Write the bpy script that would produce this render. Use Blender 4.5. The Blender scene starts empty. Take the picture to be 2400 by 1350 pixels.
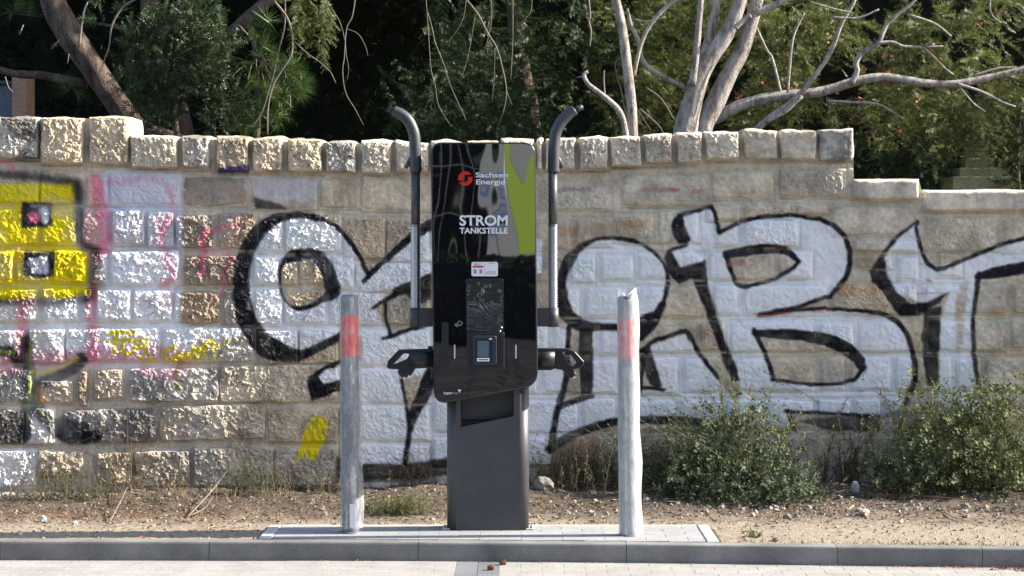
import bpy, math, random
import numpy as np
from mathutils import Vector, Matrix
# ------------------------------------------------------------------ camera, sky, sun, exposure
scene = bpy.context.scene
col = scene.collection
R = math.radians
CAM_D, CAM_H, FPX, HOR = 11.0, 1.45, 5225.0, 556.0    # metres to charger, eye height, focal length in photo px, horizon row
cam_data = bpy.data.cameras.new("camera")
cam = bpy.data.objects.new("camera", cam_data); col.objects.link(cam)
cam.location = (0, -CAM_D, CAM_H); cam.rotation_euler = (R(90), 0, 0)
cam_data.sensor_width = 36.0; cam_data.lens = FPX / 2400 * 36.0
cam_data.shift_y = -(675 - HOR) / 2400.0
cam_data.clip_start = 0.5; cam_data.clip_end = 900
scene.camera = cam
SUN_EL, SUN_AZ = R(33), R(3.0)        # azimuth: degrees from +x towards +y (slightly behind the wall line)
world = bpy.data.worlds.new("World"); scene.world = world; world.use_nodes = True
wn = world.node_tree.nodes; wl = world.node_tree.links
for n in list(wn): wn.remove(n)
wo = wn.new('ShaderNodeOutputWorld'); wb = wn.new('ShaderNodeBackground'); ws = wn.new('ShaderNodeTexSky')
ws.sky_type = 'NISHITA'; ws.sun_disc = False; ws.sun_elevation = SUN_EL
ws.sun_rotation = R(90) - SUN_AZ; ws.altitude = 120; ws.air_density = 1.0; ws.dust_density = 1.5; ws.ozone_density = 1.0
wb.inputs['Strength'].default_value = 0.11
wl.new(ws.outputs[0], wb.inputs[0]); wl.new(wb.outputs[0], wo.inputs[0])
sun_d = bpy.data.lights.new("sun", 'SUN'); sun_d.energy = 4.4; sun_d.angle = R(0.5); sun_d.color = (1.0, 0.93, 0.82)
sun = bpy.data.objects.new("sun", sun_d); col.objects.link(sun)
sdir = Vector((math.cos(SUN_EL)*math.cos(SUN_AZ), math.cos(SUN_EL)*math.sin(SUN_AZ), math.sin(SUN_EL)))
sun.rotation_euler = sdir.to_track_quat('Z', 'Y').to_euler(); sun.location = (6, 0, 9)
vs = scene.view_settings
vs.view_transform = 'Standard'; vs.look = 'None'; vs.exposure = 1.56; vs.gamma = 1.0; vs.use_curve_mapping = False

# ------------------------------------------------------------------ helpers
rng = np.random.default_rng(7)
WPOS = {}
def P(px, py, d):                     # photo pixel at distance d -> place in the world
    return np.array([(px-1200.0)*d/FPX, d-CAM_D, CAM_H-(py-HOR)*d/FPX])
def thing(name, label, cat, loc=(0,0,0), group=None, kind=None):
    o = bpy.data.objects.new(name, None); col.objects.link(o); o.empty_display_size = 0.1
    o.location = loc; WPOS[o] = Vector(loc)
    tag(o, label, cat, group, kind); return o
def tag(o, label=None, cat=None, group=None, kind=None):
    if label: o['label'] = label
    if cat: o['category'] = cat
    if group: o['group'] = group
    if kind: o['kind'] = kind
    return o
def put(name, mesh, parent=None, loc=(0,0,0)):
    o = bpy.data.objects.new(name, mesh); col.objects.link(o); WPOS[o] = Vector(loc)
    if parent is not None:
        o.parent = parent; o.location = Vector(loc) - WPOS[parent]
    else: o.location = loc
    return o
def np_mesh(name, V, F, mat=None, smooth=True):
    m = bpy.data.meshes.new(name)
    if isinstance(F, (list, tuple)) and len(F) and isinstance(F[0], (list, tuple)) and np.isscalar(F[0][0]): F = np.array(F)
    Fs = F if isinstance(F, (list, tuple)) else [F]
    Fs = [np.asarray(f, dtype=np.int32) for f in Fs if len(f)]
    V = np.asarray(V, dtype=np.float32)
    m.vertices.add(len(V)); m.vertices.foreach_set('co', V.ravel())
    nl = sum(f.size for f in Fs); npoly = sum(len(f) for f in Fs)
    m.loops.add(nl); m.polygons.add(npoly)
    m.loops.foreach_set('vertex_index', np.concatenate([f.ravel() for f in Fs]))
    st = []; c = 0
    for f in Fs:
        st.append(c + np.arange(len(f))*f.shape[1]); c += f.size
    m.polygons.foreach_set('loop_start', np.concatenate(st).astype(np.int32))
    m.polygons.foreach_set('use_smooth', np.full(npoly, bool(smooth), dtype=bool))
    m.update(calc_edges=True); m.validate()
    if mat: m.materials.append(mat)
    return m
def obj_np(name, V, F, mat, parent=None, smooth=True, loc=None):
    V = np.asarray(V, float)
    if loc is None:
        loc = (0, 0, 0) if parent is None else tuple(WPOS[parent])
    return put(name, np_mesh(name, V - np.array(loc), F, mat, smooth), parent, loc)
# --- numpy noise
def h2(ix, iy, s):
    ix = ix.astype(np.int64); iy = iy.astype(np.int64)
    n = (ix*374761393 + iy*668265263 + s*1274126177) & 0xffffffff
    n = ((n ^ (n >> 13))*1274126177) & 0xffffffff
    n = ((n ^ (n >> 16))*2246822519) & 0xffffffff
    return ((n ^ (n >> 15)) & 0xffffff)/float(0xffffff)
def vn(x, y, s=0):
    xi = np.floor(x); yi = np.floor(y); fx = x-xi; fy = y-yi
    fx = fx*fx*(3-2*fx); fy = fy*fy*(3-2*fy)
    a = h2(xi, yi, s); b = h2(xi+1, yi, s); c = h2(xi, yi+1, s); d = h2(xi+1, yi+1, s)
    return (a*(1-fx)+b*fx)*(1-fy) + (c*(1-fx)+d*fx)*fy
def fbm(x, y, s=0, o=4):
    t = np.zeros_like(np.asarray(x, float)); a = .5
    for i in range(o):
        t = t + a*vn(x*2**i+17.3*i, y*2**i+9.1*i, s+i); a *= .5
    return t/(1-.5**o)
def facet(x, y, cell, s, slope):       # broken planar chips: each Voronoi cell is a tilted plane
    u = x/cell; v = y/cell; xi = np.floor(u); yi = np.floor(v)
    bd = np.full(u.shape, 9e9); hh = np.zeros(u.shape)
    for dx in (-1, 0, 1):
        for dy in (-1, 0, 1):
            cx = xi+dx; cy = yi+dy
            qx = cx+h2(cx, cy, s); qy = cy+h2(cx, cy, s+1)
            ex = u-qx; ey = v-qy; d2 = ex*ex+ey*ey
            pl = (h2(cx, cy, s+2)-.5)*.5 + slope*((h2(cx, cy, s+3)*2-1)*ex + (h2(cx, cy, s+4)*2-1)*ey)
            k = d2 < bd
            bd = np.where(k, d2, bd); hh = np.where(k, pl, hh)
    return hh*cell
def sstep(a, b, x):
    t = np.clip((x-a)/(b-a+1e-9), 0, 1); return t*t*(3-2*t)
def catmull(pts, n=6):
    p = np.asarray(pts, float)
    if len(p) < 3: return p
    q = np.vstack([2*p[0]-p[1], p, 2*p[-1]-p[-2]]); out = []
    for i in range(1, len(q)-2):
        for t in np.linspace(0, 1, n, endpoint=False):
            a, b, c, d = q[i-1], q[i], q[i+1], q[i+2]
            out.append(.5*((2*b)+(-a+c)*t+(2*a-5*b+4*c-d)*t*t+(-a+3*b-3*c+d)*t**3))
    out.append(p[-1]); return np.array(out)
# --- solids
def tube_arr(pts, rad, sides=8, noise=0.0, seed=0, cap=True, freq=6.0):
    pts = np.asarray(pts, float); n = len(pts); rad = np.broadcast_to(np.asarray(rad, float), (n,))
    T = np.gradient(pts, axis=0); T /= np.linalg.norm(T, axis=1)[:, None]+1e-9
    N = np.zeros_like(T); ref = np.array([0, 1., 0]) if abs(T[0][1]) < .8 else np.array([1., 0, 0])
    v = ref - T[0]*ref.dot(T[0]); N[0] = v/np.linalg.norm(v)
    for i in range(1, n):
        v = N[i-1]-T[i]*N[i-1].dot(T[i]); N[i] = v/(np.linalg.norm(v)+1e-9)
    B = np.cross(T, N)
    a = np.arange(sides)/sides*2*np.pi
    ca, sa = np.cos(a), np.sin(a)
    rr = np.repeat(rad[:, None], sides, 1)
    if noise:
        L = np.concatenate([[0], np.cumsum(np.linalg.norm(np.diff(pts, axis=0), axis=1))])
        X = ca[None, :]*1.3+L[:, None]*freq; Y = sa[None, :]*1.3+L[:, None]*freq*.35+5
        rr = rr*(1+noise*(fbm(X*1.5, Y*1.5, seed, 3)-.5)*2)
    V = pts[:, None, :] + rr[:, :, None]*(ca[None, :, None]*N[:, None, :]+sa[None, :, None]*B[:, None, :])
    V = V.reshape(-1, 3)
    i = np.arange(n-1)[:, None]*sides; j = np.arange(sides)[None, :]; j2 = (j+1) % sides
    F = np.stack([i+j, i+j2, i+sides+j2, i+sides+j], -1).reshape(-1, 4)
    if cap:
        c0 = len(V); V = np.vstack([V, pts[0], pts[-1]])
        jj = np.arange(sides); k = (n-1)*sides
        T3 = np.vstack([np.stack([jj*0+c0, (jj+1) % sides, jj], -1), np.stack([jj*0+c0+1, k+jj, k+(jj+1) % sides], -1)])
        return V, [F, T3]
    return V, [F]
def merge(parts):
    Vs = []; fd = {}; c = 0
    for V, F in parts:
        for f in (F if isinstance(F, (list, tuple)) else [F]):
            f = np.asarray(f)
            if len(f): fd.setdefault(f.shape[1], []).append(f+c)
        Vs.append(np.asarray(V, float)); c += len(V)
    return np.vstack(Vs), [np.vstack(v) for v in fd.values()]
def box_arr(x0, x1, y0, y1, z0, z1):
    V = np.array([[x, y, z] for z in (z0, z1) for y in (y0, y1) for x in (x0, x1)], float)
    F = np.array([[0,2,3,1],[4,5,7,6],[0,1,5,4],[2,6,7,3],[0,4,6,2],[1,3,7,5]])
    return V, [F]
def bbox_arr(x0, x1, y0, y1, z0, z1, b, jit=0):   # box whose top edges are chamfered (paver, kerb)
    V = []
    for (z, i) in ((z0, 0), (z1-b, 0), (z1, b)):
        for (x, y) in ((x0+i, y0+i), (x1-i, y0+i), (x1-i, y1-i), (x0+i, y1-i)): V.append((x, y, z))
    F = []
    for k in (0, 4):
        for j in range(4): F.append((k+j, k+(j+1) % 4, k+4+(j+1) % 4, k+4+j))
    F.append((8, 9, 10, 11))
    return np.array(V, float), [np.array(F)]
def plate(name, loops, y, depth, mat, parent, bevel=0.0, d=None, res=2, smooth=False, world=False):
    """closed outlines (photo px at distance y+CAM_D, or world x,z) filled and given thickness; front face at y"""
    dist = y+CAM_D
    cu = bpy.data.curves.new(name, 'CURVE'); cu.dimensions = '2D'; cu.fill_mode = 'BOTH'
    cu.extrude = depth/2-bevel; cu.bevel_depth = bevel; cu.bevel_resolution = res
    allp = []
    for lp in loops:
        w = [(p[0], p[1]) if world else (P(p[0], p[1], dist)[0], P(p[0], p[1], dist)[2]) for p in lp]
        allp += w
        sp = cu.splines.new('POLY'); sp.points.add(len(w)-1)
        for q, (a, b) in zip(sp.points, w): q.co = (a, b, 0, 1)
        sp.use_cyclic_u = True
    cu.offset = -bevel
    return curve_mesh(name, cu, y+depth/2, mat, parent, smooth)
def curve_mesh(name, cu, yc, mat, parent, smooth=False):
    t = bpy.data.objects.new('tmp', cu); col.objects.link(t)
    dg = bpy.context.evaluated_depsgraph_get(); dg.update()
    me = bpy.data.meshes.new_from_object(t.evaluated_get(dg))
    bpy.data.objects.remove(t); bpy.data.curves.remove(cu)
    n = len(me.vertices); co = np.zeros(n*3, np.float32); me.vertices.foreach_get('co', co); co = co.reshape(-1, 3)
    V = np.stack([co[:, 0], -co[:, 2]+yc, co[:, 1]], -1)   # local z (towards viewer) -> -y
    c = np.array([(V[:, 0].min()+V[:, 0].max())/2, yc, (V[:, 2].min()+V[:, 2].max())/2])
    me.vertices.foreach_set('co', (V-c).astype(np.float32).ravel())
    me.polygons.foreach_set('use_smooth', np.full(len(me.polygons), smooth, dtype=bool))
    me.name = name; me.materials.clear(); me.materials.append(mat); me.update()
    return put(name, me, parent, tuple(c))
def rrect(x0, x1, y0, y1, r, n=5):
    out = []
    for cx, cy, a0 in ((x1-r, y0+r, -90), (x1-r, y1-r, 0), (x0+r, y1-r, 90), (x0+r, y0+r, 180)):
        for k in range(n+1):
            a = R(a0+90*k/n); out.append((cx+r*math.cos(a), cy+r*math.sin(a)))
    return out
def round_poly(pts, rad, n=5):
    out = []; m = len(pts)
    for i in range(m):
        p0, p1, p2 = [np.array(pts[(i+k-1) % m], float) for k in range(3)]
        r = rad[i] if isinstance(rad, (list, tuple)) else rad
        a = p1+(p0-p1)/np.linalg.norm(p0-p1)*r; b = p1+(p2-p1)/np.linalg.norm(p2-p1)*r
        for t in np.linspace(0, 1, n+1):
            out.append(tuple((1-t)**2*a+2*t*(1-t)*p1+t*t*b))
    return out
def text(name, body, px0, px1, base, cap_top, y, mat, parent, bold=0.0, word=False):
    cu = bpy.data.curves.new(name, 'FONT'); cu.body = body; cu.size = 1.0; cu.extrude = 0.0; cu.offset = bold
    t = bpy.data.objects.new('tmp', cu); col.objects.link(t)
    dg = bpy.context.evaluated_depsgraph_get(); dg.update()
    me = bpy.data.meshes.new_from_object(t.evaluated_get(dg)); bpy.data.objects.remove(t); bpy.data.curves.remove(cu)
    n = len(me.vertices); co = np.zeros(n*3, np.float32); me.vertices.foreach_get('co', co); co = co.reshape(-1, 3)
    d = y+CAM_D; a = P(px0, base, d); b = P(px1, cap_top, d)
    lo = co.min(0); hi = co.max(0)
    caph = 0.729 if 'S' not in body or True else 0.7
    sx = (b[0]-a[0])/(hi[0]-lo[0]); sz = (b[2]-a[2])/caph
    V = np.stack([a[0]+(co[:, 0]-lo[0])*sx, np.full(n, y), a[2]+co[:, 1]*sz], -1)
    c = V.mean(0); me.vertices.foreach_set('co', (V-c).astype(np.float32).ravel())
    me.name = name; me.materials.clear(); me.materials.append(mat); me.update()
    return put(name, me, parent, tuple(c))
def lathe(prof, seg=24, cx=0, cy=0):
    pr = np.asarray(prof, float); n = len(pr); a = np.arange(seg)/seg*2*np.pi
    V = np.stack([cx+pr[:, 0:1]*np.cos(a), cy+pr[:, 0:1]*np.sin(a), np.repeat(pr[:, 1:2], seg, 1)], -1).reshape(-1, 3)
    i = np.arange(n-1)[:, None]*seg; j = np.arange(seg)[None, :]; j2 = (j+1) % seg
    return V, [np.stack([i+j, i+j2, i+seg+j2, i+seg+j], -1).reshape(-1, 4)]
# --- materials
def mat_new(name):
    m = bpy.data.materials.new(name); m.use_nodes = True
    nt = m.node_tree; b = nt.nodes['Principled BSDF']
    return m, nt, b
def N(nt, t, **kw):
    n = nt.nodes.new(t)
    for k, v in kw.items():
        if k in n.inputs.keys(): n.inputs[k].default_value = v
        else: setattr(n, k, v)
    return n
def noise(nt, scale, detail=4, rough=.6, vec=None, dist=0.0):
    n = N(nt, 'ShaderNodeTexNoise'); n.inputs['Scale'].default_value = scale; n.inputs['Detail'].default_value = detail
    n.inputs['Roughness'].default_value = rough; n.inputs['Distortion'].default_value = dist
    if vec is not None: nt.links.new(vec, n.inputs['Vector'])
    return n
def ramp(nt, fac, stops):
    r = nt.nodes.new('ShaderNodeValToRGB'); e = r.color_ramp.elements
    while len(e) < len(stops): e.new(.5)
    for k, (p, c) in zip(e, stops):
        k.position = p; k.color = (c[0], c[1], c[2], 1) if not np.isscalar(c) else (c, c, c, 1)
    nt.links.new(fac, r.inputs[0]); return r
def mix(nt, fac, a, b, mode='MIX'):
    m = nt.nodes.new('ShaderNodeMix'); m.data_type = 'RGBA'; m.blend_type = mode
    for s, v in ((m.inputs[0], fac), (m.inputs[6], a), (m.inputs[7], b)):
        if hasattr(v, 'is_linked'): nt.links.new(v, s)
        else: s.default_value = v if np.isscalar(v) else (v[0], v[1], v[2], 1)
    return m.outputs[2]
def bump(nt, b, h, dist, strength=1.0):
    n = nt.nodes.new('ShaderNodeBump'); n.inputs['Distance'].default_value = dist; n.inputs['Strength'].default_value = strength
    nt.links.new(h, n.inputs['Height']); nt.links.new(n.outputs[0], b.inputs['Normal']); return n
def simple(name, c, rough=.5, metal=0.0, var=.12, nscale=20, bmp=0.0, bscale=80, spec=.5):
    m, nt, b = mat_new(name); tc = N(nt, 'ShaderNodeTexCoord')
    n = noise(nt, nscale, 4, .6, tc.outputs['Object'])
    r = ramp(nt, n.outputs[0], [(.3, [v*(1-var) for v in c]), (.7, [min(1, v*(1+var)) for v in c])])
    nt.links.new(r.outputs[0], b.inputs['Base Color']); b.inputs['Roughness'].default_value = rough; b.inputs['Metallic'].default_value = metal
    b.inputs['Specular IOR Level'].default_value = spec
    if bmp:
        n2 = noise(nt, bscale, 3, .6, tc.outputs['Object']); bump(nt, b, n2.outputs[0], bmp)
    return m
# ------------------------------------------------------------------ wall: paint map (graffiti), stones, mortar
D_WALL = 12.7; Y_WALL = D_WALL-CAM_D; WPX = D_WALL/FPX          # metres per photo px on the wall face
def wall_off(X): return -0.15*np.log1p(np.exp(-(np.asarray(X, float)+.45)*6))/6      # the left half of the wall bends towards the street
def W3(px, py):                        # photo px on the wall face -> x, depth offset, z
    d = D_WALL
    for _ in range(4): d = D_WALL+wall_off((px-1200)*d/FPX)
    return (px-1200)*d/FPX, d-D_WALL, CAM_H-(py-HOR)*d/FPX
RX0, RX1, RY0, RY1, RS = -240, 2640, 240, 1240, 2
pxg, pyg = np.meshgrid(np.arange(RX0, RX1, RS, dtype=float), np.arange(RY0, RY1, RS, dtype=float))
_wx = (fbm(pxg/14, pyg/14, 91, 3)-.5)*4.5; _wy = (fbm(pxg/14, pyg/14, 97, 3)-.5)*4.5
QX = pxg+_wx; QY = pyg+_wy
PAINT = np.zeros(pxg.shape+(4,))
WEAR = fbm(pxg/26, pyg/18, 5, 4)
def over(c, a):
    a = np.clip(a, 0, 1); A0 = PAINT[..., 3]
    out = a+A0*(1-a)
    for k in range(3):
        PAINT[..., k] = np.where(out > 1e-5, (c[k]*a+PAINT[..., k]*A0*(1-a))/np.maximum(out, 1e-5), 0)
    PAINT[..., 3] = out
def erase(a): PAINT[..., 3] *= 1-np.clip(a, 0, 1)
def stroke(pts, w, soft=2.0, smooth=True):
    """pts (x,y) or (x,y,width)"""
    p = np.array([(q[0], q[1], q[2] if len(q) > 2 else w) for q in pts], float)
    if smooth and len(p) > 2: p = catmull(p, 5)
    A = np.zeros(pxg.shape)
    for i in range(len(p)-1):
        (x0, y0, w0), (x1, y1, w1) = p[i], p[i+1]; m = max(w0, w1)/2+soft*2+8
        c0 = int(max(0, (min(x0, x1)-m-RX0)//RS)); c1 = int(min(A.shape[1], (max(x0, x1)+m-RX0)//RS+2))
        r0 = int(max(0, (min(y0, y1)-m-RY0)//RS)); r1 = int(min(A.shape[0], (max(y0, y1)+m-RY0)//RS+2))
        if c1 <= c0 or r1 <= r0: continue
        X = QX[r0:r1, c0:c1]; Y = QY[r0:r1, c0:c1]
        dx, dy = x1-x0, y1-y0; L = dx*dx+dy*dy+1e-9
        t = np.clip(((X-x0)*dx+(Y-y0)*dy)/L, 0, 1)
        dd = np.hypot(X-x0-t*dx, Y-y0-t*dy)
        hw = (w0+(w1-w0)*t)/2
        A[r0:r1, c0:c1] = np.maximum(A[r0:r1, c0:c1], 1-sstep(-soft, soft, dd-hw))
    return A
def poly(pts, soft=2.0, smooth=False):
    p = np.asarray(pts, float)
    if smooth: p = catmull(np.vstack([p, p[:1]]), 5)[:-1]
    ins = np.zeros(pxg.shape, bool); n = len(p)
    for i in range(n):
        x0, y0 = p[i]; x1, y1 = p[(i+1) % n]
        if y0 == y1: continue
        c = ((y0 > QY) != (y1 > QY)) & (QX < (x1-x0)*(QY-y0)/(y1-y0)+x0)
        ins ^= c
    A = ins.astype(float)
    k = max(1, int(round(soft/RS)))
    for _ in range(k):
        B = np.pad(A, 1, mode='edge'); A = (B[1:-1, 1:-1]*2+B[:-2, 1:-1]+B[2:, 1:-1]+B[1:-1, :-2]+B[1:-1, 2:])/6
    return A
WHITE = (.83, .83, .845); BLACK = (.016, .016, .02); YEL = (.74, .60, .012); PINK = (.70, .13, .24); PURP = (.05, .04, .16)
def white(pts, a=.95, **k): over(WHITE, poly(pts, **k)*np.clip(a*(.84+.36*WEAR), 0, 1))
def black(pts, w, a=1.0, soft=1.7, **k): over(BLACK, stroke(pts, w, soft, **k)*a*np.clip(.80+.34*WEAR, 0, 1))
def blackp(pts, a=1.0, **k): over(BLACK, poly(pts, **k)*a*np.clip(.80+.34*WEAR, 0, 1))
# -- far left: washed white, pinks
lav = (.60, .59, .68)
blot = sstep(.40, .62, fbm(pxg/70, pyg/60, 33, 3))
over(WHITE, poly([(-240,690),(230,690),(420,480),(430,410),(250,400),(240,560),(430,560),(425,760),(600,770),(380,850),(330,860),(-240,870)], 20)*(.55+.4*blot))
over(lav, poly([(235,405),(425,408),(430,560),(415,680),(240,690)], 12)*(.62+.30*blot))
over(WHITE, poly([(258,590),(420,590),(410,760),(300,760),(250,680)], 8)*.9)
over(WHITE, poly([(160,772),(374,768),(372,845),(165,850)], 8)*.85)
over(lav, poly([(595,415),(760,420),(740,470),(600,470)], 14)*.5)
over(WHITE, poly([(-240,1050),(90,1050),(85,1145),(-240,1150)], 6)*.75)
over(WHITE, poly([(60,955),(130,950),(135,1040),(60,1040)], 8)*.55)
over(WHITE, poly([(425,830),(300,860),(300,890),(400,900)], 10)*.6)
over(WHITE, poly([(460,590),(520,470),(600,500),(560,580)], 8)*.0)
PK = lambda pts, w, a=.85, soft=5: over(PINK, stroke(pts, w, soft)*a*.85*(.45+.75*WEAR))
PK([(222,425),(232,470),(245,520),(248,580)], 36, .95, 8); PK([(196,500),(210,560),(225,600)], 34, .55, 14)
PK([(225,428),(300,425),(345,418),(395,440),(404,500),(390,530),(383,545)], 15, .5, 7)
PK([(383,545),(372,520),(395,515)], 14, .6); PK([(378,560),(395,620),(410,650),(380,668)], 18, .75, 8)
PK([(552,530),(500,540),(478,552),(474,610),(478,640)], 16, .75, 4); PK([(478,590),(540,590)], 14, .7, 5); PK([(520,690),(530,640),(548,600)], 11, .7, 5)
PK([(-5,380),(25,385),(30,400)], 14, .7); PK([(55,690),(52,770),(55,830)], 24, .8, 9); PK([(218,670),(215,740),(222,790),(222,840)], 26, .85, 10)
PK([(-240,850),(0,852),(130,842),(210,838),(320,830),(430,840)], 42, .7, 14); PK([(340,862),(370,880),(420,875)], 26, .6, 8)
PK([(20,690),(85,700)], 40, .6, 12); PK([(320,700),(400,715),(390,660)], 10, .5, 7)
# yellow figure
over(YEL, poly([(-240,432),(175,430),(180,580),(205,592),(212,690),(150,700),(-240,705)], 3)*np.clip(.8+.3*WEAR, 0, 1))
over((.62,.36,.02), poly([(60,560),(120,575),(60,600),(30,640),(-20,590)], 10)*.35*WEAR*2)
black([(-240,405),(0,408),(60,412),(120,420),(175,428),(184,470),(186,540),(190,565),(225,590)], 20, .82, 8, smooth=False)
black([(186,430),(190,500),(186,560)], 20, .8, 7); black([(225,588),(222,640),(212,690),(205,705)], 20, .7, 9)
black([(-240,708),(40,706),(120,708),(200,700)], 20, .7, 10)
over((.03,.03,.035), poly([(50,474),(122,474),(125,533),(52,534)], 5)); over(WHITE, stroke([(105,495),(107,515)], 20, 4)*.8); over(PINK, stroke([(78,508),(84,510)], 22, 5)*.9)
over((.03,.03,.035), poly([(57,590),(130,588),(130,645),(100,654),(58,645)], 5)); over((.6,.6,.64), poly([(72,605),(112,600),(115,640),(76,642)], 6)*.9)
# lower left black letters with green edge
black([(-240,818),(0,822),(30,826),(42,850)], 26, .95, 6); black([(64,800),(66,900),(64,960),(60,1020)], 32, .95, 6)
blackp([(-240,968),(55,962),(60,1040),(-240,1045)], .75, soft=6)
black([(196,838),(180,858),(140,880),(95,898),(82,920),(92,960),(118,990),(135,1010),(170,1028),(230,1020)], 30, .97, 5)
blackp([(130,985),(150,975),(215,990),(215,1030),(150,1030)], .8, soft=10)
GRN = (.30, .36, .03)
over(GRN, stroke([(74,805),(74,880),(70,940),(62,990)], 9, 5)*.75); over(YEL, stroke([(78,870),(110,872),(150,856),(185,838)], 9, 4)*.7)
over(GRN, stroke([(84,930),(105,970),(130,995)], 7, 5)*.6); over(GRN, stroke([(-100,824),(36,826)], 8, 5)*.6); over((.75,.35,.05), stroke([(95,915),(105,935)], 22, 8)*.6)
over((.12,.11,.11), poly([(290,955),(360,955),(365,1035),(285,1040)], 10)*.7)
over((.10,.10,.10), poly([(305,865),(400,885),(390,935),(310,930)], 14)*.55)
# yellow scribbles
Y_ = lambda pts, w=9, a=.92: over(YEL, stroke(pts, w, 2.5)*a)
Y_([(258,781),(280,778),(318,780)]); Y_([(274,778),(272,800),(271,829)]); Y_([(255,800),(275,797),(290,799)])
Y_([(300,796),(289,805),(290,822),(303,829),(317,820),(318,803),(305,796)], 10); Y_([(324,800),(338,796),(345,805),(336,815),(324,808)], 8); Y_([(336,815),(342,827),(350,834)], 8)
Y_([(332,834),(334,848),(352,848),(356,840),(362,850)], 8); Y_([(415,812),(395,816),(385,830),(386,845),(402,847),(416,838),(405,832)], 9)
Y_([(416,838),(425,826),(432,838),(440,824),(448,838),(458,812),(464,836),(474,806),(480,832),(488,800),(498,798),(506,828)], 8); Y_([(500,812),(520,810),(530,800),(538,797)], 7, .8)
Y_([(400,845),(450,842),(520,838)], 10, .4)
over((.30,.28,.06), stroke([(425,850),(415,880),(420,910)], 14, 6)*.5)
over(YEL, poly([(733,976),(748,972),(765,983),(769,1001),(762,1029),(748,1061),(740,1079),(723,1076),(719,1058),(701,1079),(694,1076),(705,1044),(714,1011)], 4)*np.clip(.75+.4*WEAR, 0, 1))
# -- white letter fills (middle)
white([(600,560),(640,522),(690,506),(743,510),(781,525),(823,572),(862,642),(880,640),(960,562),(1030,520),(1270,560),(1270,640),(1010,640),(930,672),(880,718),(905,770),(1010,755),(1262,762),(1335,773),(1327,890),(1304,969),(1290,1085),(1040,1078),(950,1088),(845,1085),(845,895),(760,900),(747,883),(758,866),(850,840),(850,790),(794,790),(705,825),(635,800),(605,755),(588,708),(583,640)])
PAINT[..., 3] *= 1-poly([(905,702),(950,690),(1012,700),(1012,752),(912,782)], 4)*.95
erase(poly([(939,890),(1014,873),(1000,910),(962,985)], 3)*.95)
erase(poly([(659,650),(665,625),(685,614),(735,614),(757,640),(762,670),(760,690),(745,703),(715,715),(690,718),(672,705),(662,680)], 2)*.96)
# O
black([(745,512,16),(715,505,16),(677,505,20),(640,518,28),(607,545,36),(583,580,38),(569,620,38),(566,660,40),(570,705,42),(582,755,46),(612,800,52),(650,822,48),(700,832,28),(750,813,22),(800,787,20)], 30, 1, 3)
black([(735,505,12),(781,525,11),(823,569,11),(844,603,11),(863,642,11)], 11); black([(854,660,10),(872,640,14),(896,617,15),(938,579,17),(962,558,18),(1010,527,26),(1060,500,20)], 16)
A_ = poly([(651,650),(658,615),(675,592),(700,582),(745,585),(770,605),(790,640),(800,680),(790,698),(760,710),(715,728),(690,725),(668,708),(655,680)], 2, True)
A_ *= 1-poly([(660,650),(666,627),(685,615),(735,616),(753,640),(759,672),(758,688),(745,702),(715,714),(690,716),(673,704),(663,680)], 2, True)
over(BLACK, A_*np.clip(.78+.34*WEAR, 0, 1))
black([(873,722,8),(903,703,12),(925,690,18)], 12); blackp([(905,702),(925,674),(966,657),(1012,640),(1012,700),(990,712),(962,700),(950,690)], .96)
black([(903,708),(906,745),(914,780)], 10); black([(898,793,9),(930,783,12),(1012,756,12)], 12)
blackp([(596,462),(640,472),(672,485),(668,492),(600,490)], .85, soft=3)
# tail, leg, floor shade of the lettering
blackp([(800,840),(765,855),(733,876),(719,891),(724,919),(730,940),(751,933),(800,916),(800,889),(758,898),(748,884),(760,867),(800,851)], 1)
black([(939,885,9),(950,935,9),(959,1000,12)], 10); black([(1016,868,34),(990,930,32),(967,978,24),(958,1020,14),(949,1085,14)], 20)
blackp([(788,1070),(800,1075),(845,1084),(943,1087),(1046,1072),(1100,1068),(1100,1104),(1000,1120),(930,1128),(850,1132),(788,1132)], .93, soft=4)
# -- 'i' with round dot
white([(1325,664),(1336,628),(1364,586),(1396,564),(1439,560),(1489,568),(1524,589),(1553,618),(1562,657),(1553,699),(1535,728),(1489,749),(1443,760),(1393,756),(1357,746),(1336,717)], .92)
white([(1389,775),(1446,778),(1485,870),(1500,912),(1556,915),(1519,815),(1606,778),(1642,834),(1690,900),(1760,1000),(1560,985),(1443,986),(1354,1015),(1298,1045),(1311,950),(1386,932)], .9)
white([(1595,500),(1663,483),(1684,543),(1738,518),(1859,504),(1954,529),(1990,583),(1983,647),(1947,693),(1862,721),(1940,725),(2064,735),(2121,778),(2143,860),(2138,910),(2110,955),(2061,975),(1945,969),(1850,963),(1840,1005),(1730,990),(1734,890),(1659,664),(1652,612),(1592,628),(1574,589),(1619,564)], .93)
erase(poly([(1699,593),(1755,579),(1809,573),(1844,579),(1871,611),(1858,625),(1816,654),(1748,673),(1727,667),(1716,646)], 2)*.97)
erase(poly([(1766,773),(1833,771),(1940,785),(2011,828),(2028,856),(2024,870),(2000,888),(1951,900),(1878,898),(1808,888),(1795,834)], 2)*.97)
white([(2150,519),(2153,568),(2182,625),(2253,611),(2420,552),(2640,520),(2640,600),(2400,617),(2292,643),(2279,778),(2285,900),(2290,960),(2200,950),(2203,760),(2224,682),(2167,711),(2100,689),(2068,607),(2100,554)], .85)
erase(poly([(2247,668),(2270,655),(2262,720),(2255,800),(2240,830),(2238,740)], 5)*.7)
c1 = poly([(1303,660),(1310,632),(1322,600),(1357,571),(1393,557),(1439,553),(1482,558),(1524,580),(1553,610),(1571,653),(1563,696),(1545,742),(1500,790),(1443,776),(1389,776),(1345,772),(1312,742),(1302,700)], 2, True)
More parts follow.
